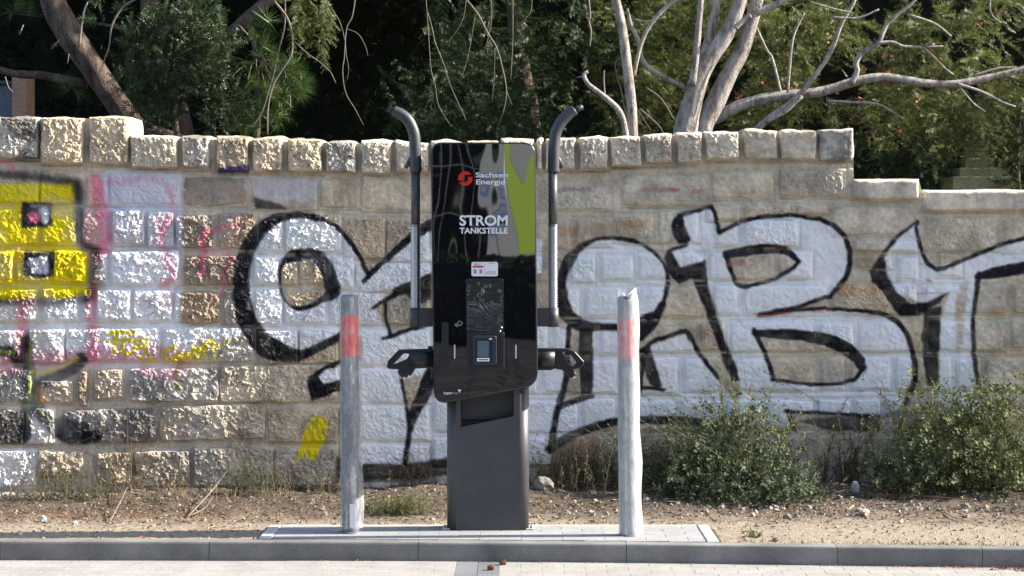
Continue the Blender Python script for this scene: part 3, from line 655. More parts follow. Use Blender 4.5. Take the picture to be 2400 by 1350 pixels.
for r in range(8):
    y = -.455-.1*r
    off = .1 if r % 2 else 0
    for side in (-1, 1):
        x = (XD0-.1 if side < 0 else XD1+.1)+side*off*.0
        k = 0
        while abs(x) < 2.9:
            if not (k == 0 and off and False):
                xx = x+side*off
                if y+.05 < y_kerb(xx)+.02 or True:
                    o = put('paver', pav_me, bay, (xx, y+rp.uniform(-.001, .001), Z_ROAD+rp.uniform(-.0004, .0004))); o.rotation_euler = (rp.uniform(-.001, .001), rp.uniform(-.001, .001), rp.uniform(-.004, .004))
            x += side*.2; k += 1
        if off:
            vh, fh = bbox_arr(-.0494, .0494, -.0494, .0494, -.06, 0, .0010)
            put('paver', np_mesh('paver', vh, fh, M_PAVE, False), bay, ((XD0-.05 if side < 0 else XD1+.05), y, Z_ROAD))
    if r % 2 == 0:
        for x in (XD0+.05, XD1-.05):
            put('paver', pav_dark, bay, (x, y-.05, Z_ROAD+rp.uniform(-.001, .001)))
# plinth of small grey pavers with pale edging
plinth = thing('paved_plinth', 'low plinth of grey concrete pavers with pale edging under the charger', None, (-.1, -.1, 0), kind='structure')
PX0, PX1, PY1 = -1.155, .925, .155
for r in range(6):
    ya = PY1-.1*(r+1); yb = PY1-.1*r-.0018; x = PX0-(.1 if r % 2 else 0)
    while x < PX1-.01:
        xa, xb = max(x, PX0), min(x+.1982, PX1-.002)
        yk = float(y_kerb((xa+xb)/2))+.096
        y_a = max(ya, yk)
        if xb-xa > .03 and yb-y_a > .012:
            dz = rp.uniform(-.0015, .0015)
            V, F = bbox_arr(xa, xb, y_a, yb, -.08, .003+dz*.35, .0012); obj_np('paver', V, F, M_PLINTH, plinth, False, ((xa+xb)/2, (y_a+yb)/2, 0))
        x += .2
for (xa, xb, ya, yb) in ((PX0-.064, PX0-.004, float(y_kerb(PX0))+.096, PY1+.05), (PX1+.002, PX1+.062, float(y_kerb(PX1))+.096, PY1+.05), (PX0-.002, -.1, PY1+.001, PY1+.05), (-.096, PX1, PY1+.001, PY1+.05)):
    V, F = bbox_arr(xa, xb, ya, yb, -.1, .006, .005); obj_np('edging_stone', V, F, M_EDGE, plinth, False, ((xa+xb)/2, (ya+yb)/2, 0))
o = obj_np('joint_bed', *box_arr(PX0-.06, PX1+.06, float(y_kerb(PX0))+.1, PY1+.045, -.1, -.0012), M_SAND, plinth, False)
# verge of dry sandy soil
def verge_z(x, y):
    t = sstep(.2, Y_WALL, y)
    z = -.010+.05*t+(fbm(x*2.2, y*2.2, 401, 3)-.5)*.05*(.2+t)+(fbm(x*11, y*11, 402, 3)-.5)*.028*(.25+t)+(fbm(x*45, y*45, 403, 2)-.5)*.009
    fl = sstep(.0, .12, y-y_kerb(x)-.09)
    z = z*fl-.006*(1-fl)
    inp = (x > PX0-.066) & (x < PX1+.066) & (y < PY1+.052)
    return np.where(inp, -.05, z)
gx = np.arange(-3.9, 3.9, .014); gy = np.linspace(0, 1, 150)
VX, T_ = np.meshgrid(gx, gy); yb = y_kerb(VX)+.08; ye = Y_WALL+wall_off(VX)+.03; VY = yb+(ye-yb)*T_
V = np.stack([VX, VY, verge_z(VX, VY)], -1).reshape(-1, 3); idx = np.arange(VX.size).reshape(VX.shape)
F = np.stack([idx[:-1, :-1], idx[:-1, 1:], idx[1:, 1:], idx[1:, :-1]], -1).reshape(-1, 4)
def soil_mat():
    m, nt, b = mat_new('dry_sandy_soil'); L = nt.links; geo = N(nt, 'ShaderNodeNewGeometry'); pos = geo.outputs['Position']
    a = noise(nt, 4, 5, .7, pos); d = noise(nt, 70, 4, .75, pos); e = noise(nt, 260, 3, .7, pos)
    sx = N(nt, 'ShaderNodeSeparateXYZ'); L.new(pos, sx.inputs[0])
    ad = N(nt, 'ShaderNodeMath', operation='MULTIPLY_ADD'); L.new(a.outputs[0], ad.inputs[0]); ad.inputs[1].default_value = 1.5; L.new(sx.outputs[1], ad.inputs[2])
    humus_shade = ramp(nt, ad.outputs[0], [(.0, 0.0), (.99, 1.0)]); mr = N(nt, 'ShaderNodeMapRange'); L.new(ad.outputs[0], mr.inputs[0])
    mr.inputs[1].default_value = .95; mr.inputs[2].default_value = 1.5  # darkens towards wall: soil litter plus wall-foot shade put into the colour
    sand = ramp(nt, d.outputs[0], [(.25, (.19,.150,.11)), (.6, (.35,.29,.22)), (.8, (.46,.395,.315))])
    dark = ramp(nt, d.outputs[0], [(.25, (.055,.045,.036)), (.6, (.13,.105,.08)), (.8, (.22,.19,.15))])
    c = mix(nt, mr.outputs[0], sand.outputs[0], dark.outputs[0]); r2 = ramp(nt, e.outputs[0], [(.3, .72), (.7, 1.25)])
    L.new(mix(nt, 1.0, c, r2.outputs[0], 'MULTIPLY'), b.inputs['Base Color']); b.inputs['Roughness'].default_value = .95; b.inputs['Specular IOR Level'].default_value = .15
    bump(nt, b, d.outputs[0], .008); return m
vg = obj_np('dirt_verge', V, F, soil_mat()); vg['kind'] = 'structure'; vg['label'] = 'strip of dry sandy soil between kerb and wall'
sheet('garden_soil', -60, 60, Y_WALL+.15, 60, 1.15, M_SOILB, 'raised garden soil behind the wall')

# ------------------------------------------------------------------ across the road (seen only as reflections in the charger's front)
M_GAL = simple('galvanised_wire', (.35,.36,.37), .4, .8)
def leaf_mat(name, c1, c2, trans=.3, rough=.45, spec=.4):
    m, nt, b = mat_new(name); L = nt.links; geo = N(nt, 'ShaderNodeNewGeometry')
    r = ramp(nt, geo.outputs['Random Per Island'], [(.0, c1), (1.0, c2)])
    n = noise(nt, 3.0, 2, .5, geo.outputs['Position']); r2 = ramp(nt, n.outputs[0], [(.3, .75), (.7, 1.25)])
    c = mix(nt, 1.0, r.outputs[0], r2.outputs[0], 'MULTIPLY')
    L.new(c, b.inputs['Base Color']); b.inputs['Roughness'].default_value = rough; b.inputs['Specular IOR Level'].default_value = spec
    tr = N(nt, 'ShaderNodeBsdfTranslucent'); L.new(c, tr.inputs[0]); mx = N(nt, 'ShaderNodeMixShader'); mx.inputs[0].default_value = trans
    out = nt.nodes['Material Output']; L.new(b.outputs[0], mx.inputs[1]); L.new(tr.outputs[0], mx.inputs[2]); L.new(mx.outputs[0], out.inputs[0]); return m
M_FARLEAF = leaf_mat('far_leaf', (.012,.020,.008), (.03,.045,.016), .15, .6, .1)
def rand_rot(n, r):
    q = r.normal(size=(n, 4)); q /= np.linalg.norm(q, axis=1)[:, None]; w, x, y, z = q.T
    return np.stack([np.stack([1-2*(y*y+z*z), 2*(x*y-z*w), 2*(x*z+y*w)], -1), np.stack([2*(x*y+z*w), 1-2*(x*x+z*z), 2*(y*z-x*w)], -1), np.stack([2*(x*z-y*w), 2*(y*z+x*w), 1-2*(x*x+y*y)], -1)], -2)
def frames(D, r, roll=None):            # rotation whose z axis is D, random roll
    D = D/np.linalg.norm(D, axis=1)[:, None]; a = r.normal(size=D.shape); a -= D*(a*D).sum(1)[:, None]; a /= np.linalg.norm(a, axis=1)[:, None]
    return np.stack([a, np.cross(D, a), D], -1)
def scatter(tv, tf, pos, rot, sc):
    n = len(pos); sc = np.broadcast_to(np.asarray(sc, float), (n,))
    V = np.einsum('nij,kj->nki', rot, tv)*sc[:, None, None]+pos[:, None, :]
    F = (np.arange(n)[:, None, None]*len(tv)+tf[None]).reshape(-1, tf.shape[1])
    return V.reshape(-1, 3), [F]
QUAD = (np.array([[-.5,0,0],[0,0,-.35],[.5,0,0],[0,0,.35]]), np.array([[0,1,2,3]]))
r2 = np.random.default_rng(3)
hd = thing('hedge', 'tall dark hedge of trees across the road', 'hedge', (0, -46, 0))
n = 26000; pos = np.stack([r2.uniform(-45, 45, n), -46+r2.uniform(-2.5, 2.0, n), r2.uniform(-.1, 15, n)], -1); pos[:, 2] *= .75+.35*vn(pos[:, 0]/5, pos[:, 0]*0, 3)  # tree row made taller to screen low sky light from the garden
V, F = scatter(*QUAD, pos, rand_rot(n, r2), r2.uniform(.35, .8, n)); obj_np('foliage', V, F, M_FARLEAF, hd, False)['kind'] = 'stuff'
obj_np('dark_backstop', *box_arr(-46, 46, -49.5, -48.3, -.1, 13.5), simple('backstop_dark', (.012,.016,.008), .9), hd, False)
lh = thing('reflection_hedge', 'low clipped dark hedge on the far side of the road', 'hedge', (0, -22, Z_ROAD))  # hedge added only to darken the lower reflection in the panel
n = 16000; pos = np.stack([r2.uniform(-9, 9, n), -22.3+r2.uniform(-.35, .4, n), r2.uniform(-.1, 1.22, n)], -1)
V, F = scatter(*QUAD, pos, rand_rot(n, r2), r2.uniform(.07, .16, n)); obj_np('foliage', V, F, M_FARLEAF, lh, False)['kind'] = 'stuff'
obj_np('dark_backstop', *box_arr(-9, 9, -22.6, -22.1, -.12, 1.1), simple('backstop_dark', (.008,.010,.006), .9), lh, False)
# mesh site fence with a printed banner, turned towards the sun
FO = np.array([-.47, -30.2, Z_ROAD]); fa = R(-42); FX = np.array([math.cos(fa), math.sin(fa), 0])
fence = thing('site_fence', 'galvanised mesh site fence across the road', 'fence', tuple(FO))
ps = []
for k in range(-11, 14): ps.append(tube_arr([FO+FX*k*.29+[0,0,.1], FO+FX*k*.29+[0,0,3.6]], .006, 4))
for z in (.15, 1.0, 1.9, 2.8, 3.55): ps.append(tube_arr([FO+FX*-3.1+[0,0,z], FO+FX*3.9+[0,0,z]], .008, 4))
V, F = merge(ps); obj_np('mesh_infill', V, F, M_GAL, fence, False)
for k in (-3.1, .4, 3.9):
    V, F = tube_arr([FO+FX*k, FO+FX*k+[0,0,3.6]], .021, 8); obj_np('post', V, F, M_GAL, fence)
ban = thing('banner', 'white, green and blue printed banner tied to the site fence', 'banner', tuple(FO+[0,-.03,1.25]))
FN = np.array([-math.sin(fa), math.cos(fa), 0])       # faces the charger
def ban_poly(name, pts, k, mat):
    p = [FO+FX*a+[0,0,b]+FN*(.012+.004*k) for a, b in pts]
    obj_np(name, np.array(p), [list(range(len(p)))], mat, ban, False)
M_BW = simple('banner_white', (.21,.225,.25), .5, var=.03); M_BG = simple('banner_green', (.24,.37,.012), .5, var=.05); M_BB = simple('banner_blue', (.02,.10,.30), .5, var=.05)
ban_poly('sheet', [(0,1.26),(3.4,1.26),(3.4,3.5),(0,3.5)], 0, M_BW)
ban_poly('green_field', [(.78,1.3),(3.38,1.3),(3.38,3.3),(2.3,3.45),(1.5,2.9),(.95,3.45),(.40,3.45),(.48,2.6),(.52,2.1),(.62,1.75)], 1, M_BG)
ban_poly('dark_shape', [(1.15,1.5),(1.5,1.45),(1.6,1.9),(1.5,2.2),(1.25,2.2),(1.1,1.9)], 2, simple('banner_dark', (.01,.012,.03), .5))
ban_poly('white_shape', [(.62,2.9),(.85,2.5),(1.0,2.85),(1.6,3.4),(.7,3.45)], 2, M_BW)
for z0, z1 in ((1.62,1.84),(1.9,2.12),(2.2,2.42),(2.5,2.68)):
    ban_poly('blue_block', [(.10,z0),(.40,z0),(.40,z1),(.10,z1)], 1, M_BB)
    for q in range(4): ban_poly('white_mark', [(.13+.065*q,z0+.05),(.17+.065*q,z0+.05),(.17+.065*q,z1-.05),(.13+.065*q,z1-.05)], 2, M_BW)
# ------------------------------------------------------------------ charging station
M_HOUS = simple('black_housing', (.012,.012,.013), .35, var=.1)
M_GREYM = simple('anthracite_powder_coat', (.056,.057,.062), .42, .0, .16, 9, .0004, 900)
M_PLAST = simple('black_plastic', (.016,.016,.018), .42, var=.1)
M_TUBE = simple('grey_tube', (.085,.087,.092), .38, .3, .06)
M_CHROME = simple('corrugated_steel', (.62,.63,.65), .22, 1.0, .04)
M_BEZEL = simple('reader_bezel', (.03,.034,.045), .4); M_SCREEN = simple('reader_screen', (.10,.14,.17), .15)
M_WPRINT = simple('white_print', (.80,.80,.82), .4, var=.02); M_RED = simple('red_print', (.62,.02,.015), .4, var=.03)
M_STICK = simple('white_sticker', (.78,.78,.80), .35, var=.02); M_GREYP = simple('grey_print', (.22,.24,.27), .4); M_DIM = simple('dim_grey_print', (.30,.31,.32), .4)
def panel_mat():
    m, nt, b = mat_new('black_glass'); L = nt.links; geo = N(nt, 'ShaderNodeNewGeometry'); tc = N(nt, 'ShaderNodeTexCoord')
    b.inputs['Base Color'].default_value = (.006,.006,.008,1); b.inputs['Roughness'].default_value = .015; b.inputs['IOR'].default_value = 2.35
    mp = N(nt, 'ShaderNodeMapping'); L.new(geo.outputs['Position'], mp.inputs[0]); mp.inputs['Scale'].default_value = (4.2, 1, 1.8)
    n = noise(nt, 1.0, 1.0, .45, mp.outputs[0], .3); bump(nt, b, n.outputs[0], .0011)
    return m
M_PANEL = panel_mat()
def film_mat():
    m, nt, b = mat_new('crinkled_film'); L = nt.links; geo = N(nt, 'ShaderNodeNewGeometry')
    b.inputs['Base Color'].default_value = (.014,.015,.018,1); b.inputs['Roughness'].default_value = .12
    mp = N(nt, 'ShaderNodeMapping'); L.new(geo.outputs['Position'], mp.inputs[0]); mp.inputs['Rotation'].default_value = (0, R(35), 0); mp.inputs['Scale'].default_value = (12, 12, 60)
    n = noise(nt, 1.0, 4, .6, mp.outputs[0], 1.0); bump(nt, b, n.outputs[0], .0015); b.inputs['IOR'].default_value = 1.9; return m
M_FILM = film_mat()
CH = thing('charging_station', 'black glass electric car charger on a dark grey pedestal with two raised cable arms', 'charging station', (-.119, .08, 0))
YP = -.075
out = round_poly([(1009,333),(1255,334),(1261,904),(1017,950)], [30,30,34,36], 8)
def shrink(pts, k):
    p = np.array(pts); c = p.mean(0); q = []
    n = len(p)
    for i in range(n):
        a, b = p[i-1], p[(i+1) % n]; t = (b-a)/np.linalg.norm(b-a); nrm = np.array([t[1], -t[0]])
        if nrm.dot(p[i]-c) < 0: nrm = -nrm
        q.append(tuple(p[i]-nrm*k))
    return q
housing = plate('housing', [out], YP, .215, M_HOUS, CH, .006)
front = plate('front_panel', [shrink(out, 3.2)], YP-.004, .006, M_PANEL, housing, 0.001)
YF = YP-.0055
# pedestal with a real recess
def sub_bool(o, cutV, cutF):
    c = bpy.data.objects.new('cut', np_mesh('cut', cutV, cutF, None, False)); col.objects.link(c)
    md = o.modifiers.new('b', 'BOOLEAN'); md.object = c; md.operation = 'DIFFERENCE'; md.solver = 'EXACT'
    dg = bpy.context.evaluated_depsgraph_get(); dg.update(); me = bpy.data.meshes.new_from_object(o.evaluated_get(dg))
    o.modifiers.clear(); o.data = me; bpy.data.objects.remove(c)
px0, px1 = P(1047, 0, 11)[0], P(1240, 0, 11)[0]
rr_ = rrect(px0, px1, 0, .165, .046, 8); npf = len(rr_); zt = P(0, 900, 11)[2]
V = np.array([(a, b, .004) for a, b in rr_]+[(a, b, zt) for a, b in rr_]); j = np.arange(npf)
F = [np.stack([j, (j+1) % npf, npf+(j+1) % npf, npf+j], -1), np.array([list(range(npf))[::-1]]), np.array([list(range(npf, 2*npf))])]
ped = obj_np('pedestal', V, F, M_GREYM, CH, False)
q = [P(x, y, 11) for x, y in ((1080,1001),(1204,976),(1204,880),(1080,880))]
cv = np.array([[p[0], yy, p[2]] for yy in (-.05, .085) for p in q])-np.array(WPOS[CH])
cf = [np.array([[0,3,2,1],[4,5,6,7],[0,1,5,4],[1,2,6,5],[2,3,7,6],[3,0,4,7]])]
cobj = np_mesh('cut', cv, cf, None, False)
import bmesh
for mm in (cobj, ped.data):
    bm_ = bmesh.new(); bm_.from_mesh(mm); bmesh.ops.recalc_face_normals(bm_, faces=bm_.faces); bm_.to_mesh(mm); bm_.free()
c = bpy.data.objects.new('cut', cobj); col.objects.link(c); c.location = WPOS[CH]
md = ped.modifiers.new('b', 'BOOLEAN'); md.object = c; md.operation = 'DIFFERENCE'; md.solver = 'EXACT'
dg = bpy.context.evaluated_depsgraph_get(); dg.update(); me = bpy.data.meshes.new_from_object(ped.evaluated_get(dg))
ped.modifiers.clear(); ped.data = me; bpy.data.objects.remove(c); me.name = 'pedestal'
if len(me.materials) == 0: me.materials.append(M_GREYM)
for p_ in me.polygons:
    p_.use_smooth = abs(p_.normal.z) < .3 and len(p_.vertices) == 4 and p_.area > .001 and (abs(p_.normal.x) > .02 and abs(p_.normal.y) > .02)
V, F = box_arr(*[P(x, 0, 11)[0] for x in (1081, 1203)], .060, .068, P(0, 985, 11)[2], P(0, 905, 11)[2]); obj_np('recess_panel', V, F, simple('recess_blue_grey', (.035,.038,.048), .5), ped, False)
V, F = bbox_arr(px0-.022, px1+.022, .012, .15, 0, .012, .003); obj_np('base_plate', V, F, M_EDGE, CH, False)
for x in (px0-.012, px1+.012):
    V, F = lathe([(0,.024),(.006,.024),(.008,.012)], 6, x, .03); obj_np('anchor_bolt', V, F, M_GAL, CH, False)
# printing
text('lettering', 'Sachsen', 1115, 1190, 415.5, 403.5, YF-.0012, M_WPRINT, front, .014)
text('lettering', 'Energie', 1116, 1184, 432, 420, YF-.0012, M_WPRINT, front, .014)
text('lettering', 'STROM', 1077, 1190, 528, 504, YF-.0012, M_WPRINT, front, .024)
text('lettering', 'TANKSTELLE', 1077, 1190, 547, 533.5, YF-.0012, M_WPRINT, front, .024)
text('lettering', 'hyper', 1040, 1060, 923.5, 917.5, YF-.0012, M_WPRINT, front, .012)
text('lettering', 'charger', 1060, 1074, 923.5, 917.5, YF-.0012, M_DIM, front, 0)
plate('chevron', [[(1073,913),(1076,913),(1077.2,915),(1078.4,913),(1081,913),(1077,921)]], YF-.001, .0006, M_WPRINT, front)
# red roundel: two interlocking hooks round a square gap
def arc(cx, cy, r, a0, a1, n=14): return [(cx+r*math.cos(R(a0+(a1-a0)*k/n)), cy+r*math.sin(R(a0+(a1-a0)*k/n))) for k in range(n+1)]
lx, ly = 1090.5, 418.5
plate('roundel', [arc(lx, ly, 17, 166, 328)+[(lx+14.4,ly-9),(lx-1,ly-9),(lx-6,ly-4),(lx-6,ly+4)]], YF-.001, .0006, M_RED, front)
plate('roundel', [arc(lx, ly, 17, -14, 148)+[(lx-14.4,ly+9),(lx+1,ly+9),(lx+6,ly+4),(lx+6,ly-4)]], YF-.001, .0006, M_RED, front)
# contactless symbol
def ring_line(pts, w):
    p = np.array(pts, float); t = np.gradient(p, axis=0); t /= np.linalg.norm(t, axis=1)[:, None]; nn = np.stack([-t[:, 1], t[:, 0]], -1)
    return [tuple(v) for v in p+nn*w/2]+[tuple(v) for v in (p-nn*w/2)[::-1]]
plate('card_symbol', [[(1076.5,751),(1085,757),(1078.5,764.5),(1070.5,758)], [(1076.8,752.6),(1083,757),(1078.2,762.6),(1072.6,758)]], YF-.001, .0006, M_DIM, front)
for r_ in (3, 5, 7): plate('wave_symbol', [ring_line(arc(1074, 757, r_+2, 95, 165, 6), 1.0)], YF-.001, .0006, M_DIM, front)
# sticker
st = plate('sticker', [rrect(1105,1167,614,647.5,4)], YF-.0014, .001, M_STICK, front)
plate('red_bar', [rrect(1108,1133,623,627,.6)], YF-.0022, .0006, M_RED, st)
for x in (1113.5, 1127): plate('plug_symbol', [rrect(x-3,x+3,631.5,637,1.2), ], YF-.0022, .0006, M_GREYP, st); plate('plug_symbol', [rrect(x-3.4,x+3.4,637.6,641,1.4)], YF-.0022, .0006, M_GREYP, st)
plate('round_mark', [arc(1114.5, 619, 2.2, 0, 340, 10)], YF-.0022, .0006, M_GREYP, st)
for (a, b, y) in ((1118,1127,618.2),(1118,1127,620.6),(1144,1160,617.5),(1142,1161,636),(1138,1162,639.5),(1138,1164,642)): plate('text_line', [[(a,y-.5),(b,y-.5),(b,y+.5),(a,y+.5)]], YF-.0022, .0006, M_DIM, st)
plate('divider', [[(1135.4,618),(1135.9,618),(1135.9,643),(1135.4,643)]], YF-.0022, .0006, M_DIM, st)
# display, card reader, bars
disp = plate('display', [rrect(1092,1180,653,778,4)], YF-.004, .004, M_FILM, front, .001)
# crumpled protective film: ridged sheet
gxf, gzf = np.meshgrid(np.linspace(1095,1177,70), np.linspace(662,776,90))
u = (gxf-1095)/82; v = (gzf-662)/114
cr = np.abs(np.sin((u*1.4-v*3.2+.9*vn(u*3, v*3, 5))*9))**6*sstep(.35, .6, v)*sstep(1.0, .8, u*.4+.3)*(.4+.6*vn(u*6, v*9, 8))
cr += np.clip(fbm(u*9, v*12, 15, 3)-.62, 0, 1)*1.6
pw = np.array([[P(a, b, CAM_D+YF-.006)[0], YF-.0055-c*.014, P(a, b, CAM_D+YF-.006)[2]] for a, b, c in zip(gxf.ravel(), gzf.ravel(), cr.ravel())])
idf = np.arange(gxf.size).reshape(gxf.shape); FF = np.stack([idf[:-1,:-1], idf[1:,:-1], idf[1:,1:], idf[:-1,1:]], -1).reshape(-1, 4)
obj_np('protective_film', pw, FF, M_FILM, disp)
rd = plate('card_reader', [rrect(1094,1182,779,866,3)], YF-.022, .022, M_PLAST, front, .003)
bz = plate('bezel', [rrect(1108,1164,787,855,6)], YF-.032, .012, M_BEZEL, rd, .003)
plate('screen', [rrect(1119,1146,799,836,2)], YF-.034, .003, M_SCREEN, rd)
plate('screen_surround', [rrect(1114,1155,794,850,3), rrect(1119,1146,799,836,2)], YF-.0335, .003, simple('reader_glass', (.02,.03,.06), .12), rd)
plate('label_strip', [rrect(1118,1147,839,847,1), rrect(1121,1144,842,844.5,.6)], YF-.0362, .001, M_WPRINT, rd); plate('label_strip', [rrect(1146,1153,793,796,.6)], YF-.0362, .001, M_WPRINT, rd)
plate('grip_bar', [rrect(1035,1050.5,756,866,2)], YF-.014, .014, M_PLAST, front, .002)
M_LED = simple('white_led_strip', (.62,.63,.64), .3, var=.02)
for x in (1064, 1207.5): plate('light_strip', [rrect(x,x+3.2,808,840.5,1)], YF-.0012, .001, M_LED, front)
plate('key_hole', [arc(1045, 937, 3, 0, 350, 12)], YF-.0012, .001, M_PLAST, front); 
# cable arms
def tubeZ(name, x, z0, z1, r, mat, parent, y=.03, seg=20):
    V, F = tube_arr([(x, y, z0), (x, y, z1)], r, seg); return obj_np(name, V, F, mat, parent)
YA = .03; DA = CAM_D+YA
def arm(path, xpole, sgn, stub, tip):
    pz = lambda v: P(0, v, DA)[2]; pxx = P(xpole, 0, DA)[0]; k = DA/FPX
    a = tubeZ('arm_socket', pxx, pz(766), pz(721), 13.5*k, M_GREYM, CH, YA)
    inner = P(1014 if sgn < 0 else 1258, 0, DA)[0]
    V, F = box_arr(min(pxx, inner), max(pxx, inner), YA-.022, YA+.024, pz(765), pz(722)); obj_np('bracket', V, F, M_GREYM, a, False)
    n = 34; zz = np.linspace(pz(721), pz(527), n*8); rad = k*(11.2+1.2*np.cos(np.linspace(0, n*2*np.pi, n*8)))
    V, F = tube_arr(np.stack([np.full_like(zz, pxx), np.full_like(zz, YA), zz], -1), rad, 20); obj_np('corrugated_sleeve', V, F, M_CHROME, CH)
    tubeZ('arm_tube', pxx, pz(530), pz(396), 10.6*k, M_TUBE, CH, YA)
    pp = catmull([P(x, y, DA) for x, y, r in path], 6); rr = catmull([(r*k, 0, 0) for x, y, r in path], 6)[:, 0]
    V, F = tube_arr(pp, rr, 20); hd_ = obj_np('arm_head', V, F, M_GREYM, CH)
    V, F = tube_arr([P(x, y, DA) for x, y in stub], 5.2*k, 12); obj_np('cable_guide', V, F, M_GREYM, hd_)
    V, F = tube_arr([P(x, y, DA) for x, y in tip], 7.2*k, 14); obj_np('nozzle', V, F, M_PLAST, hd_)
    for (x, y, r) in (path[2], path[3], path[5]):
        c_ = P(x-sgn*6*(1 if sgn < 0 else -1)*-1, y, DA); 
        V, F = tube_arr([c_+[0, -r*k*.98, 0], c_+[0, -r*k*.8, 0]], 2.0*k, 8); obj_np('screw', V, F, M_PLAST, hd_)
arm([(974,404,14),(974,385,14),(973,345,13.5),(970,312,13.5),(958,284,13.5),(941,268,13),(922,259,12)], 974, -1, [(966,366),(951,394)], [(930,262),(909,255)])
arm([(1298,404,14),(1298,380,14),(1299,340,13.5),(1303,310,13.5),(1315,286,13.5),(1331,269,13),(1347,257,12)], 1296, 1, [(1303,358),(1318,394)], [(1338,263),(1366,250)])
# plugs parked in their holsters
lo = [(1014,812),(1003,812),(1003,818),(934,820),(909,846),(906,860),(912,865),(933,866),(936,876),(953,887),(957,879),(962,882),(974,864),(1014,862)]
lh = [(946,829),(957,829),(959,832),(953,842),(930,852),(921,855)]
hl = plate('plug', [lo, lh], .0, .052, M_PLAST, CH, .006)
ro = [(1258,816),(1332,817),(1348,824),(1369,847),(1368,856),(1360,863),(1345,866),(1350,878),(1341,887),(1334,884),(1318,868),(1300,864),(1292,868),(1258,868)]
rh = [(1319,826),(1328,824),(1334,827),(1351,850),(1345,858),(1336,857)]
hr = plate('plug', [ro, rh], .0, .052, M_PLAST, CH, .006)
M_COP = simple('pale_metal_contact', (.6,.5,.4), .35, .6)
for par, a, b in ((hl, (936,868), (945,884)), (hr, (1336,868), (1344,884))):
    V, F = tube_arr([P(*a, CAM_D+.03), P(*b, CAM_D+.03)], .013, 12); obj_np('plug_collar', V, F, M_PLAST, par)
V, F = tube_arr([P(1341,880,CAM_D+.028), P(1344,887,CAM_D+.028)], .012, 10); obj_np('contact', V, F, M_COP, hr)
V, F = tube_arr([P(938,881,CAM_D+.028), P(941,887,CAM_D+.028)], .010, 10); obj_np('contact', V, F, M_COP, hl)
for par, x0, x1 in ((hl, 962, 1016), (hr, 1256, 1300)):
    V, F = tube_arr([P(x0, 841, CAM_D+.026), P(x1, 841, CAM_D+.026)], .046, 14); obj_np('holster', V, F, M_PLAST, par)

# ------------------------------------------------------------------ bollards wrapped in film
M_BOLL = simple('grey_bollard_paint', (.13,.14,.155), .45); M_BRED = simple('red_reflective_band', (.66,.045,.035), .35, var=.05)
def sleeve_mat(name, lo_, hi_):
    m, nt, b = mat_new(name); L = nt.links; geo = N(nt, 'ShaderNodeNewGeometry')
    b.inputs['Base Color'].default_value = (.86,.87,.88,1); b.inputs['Roughness'].default_value = .22; b.inputs['Specular IOR Level'].default_value = .6
    mp = N(nt, 'ShaderNodeMapping'); L.new(geo.outputs['Position'], mp.inputs[0]); mp.inputs['Scale'].default_value = (42, 42, 20)
    n = noise(nt, 1.0, 4, .6, mp.outputs[0]); bump(nt, b, n.outputs[0], .006)
    tl = N(nt, 'ShaderNodeBsdfTranslucent'); tl.inputs[0].default_value = (.8,.82,.84,1); m1 = N(nt, 'ShaderNodeMixShader'); m1.inputs[0].default_value = .4; L.new(b.outputs[0], m1.inputs[1]); L.new(tl.outputs[0], m1.inputs[2])
    tp = N(nt, 'ShaderNodeBsdfTransparent'); tp.inputs[0].default_value = (.93,.94,.95,1); mx = N(nt, 'ShaderNodeMixShader')
    r = ramp(nt, n.outputs[0], [(.35, lo_), (.7, hi_)]); L.new(r.outputs[0], mx.inputs[0]); L.new(tp.outputs[0], mx.inputs[1]); L.new(m1.outputs[0], mx.inputs[2])
    L.new(mx.outputs[0], nt.nodes['Material Output'].inputs[0]); return m
M_SLEEVE = [sleeve_mat('clear_plastic_film', .12, .42), sleeve_mat('milky_plastic_film', .40, .66)]
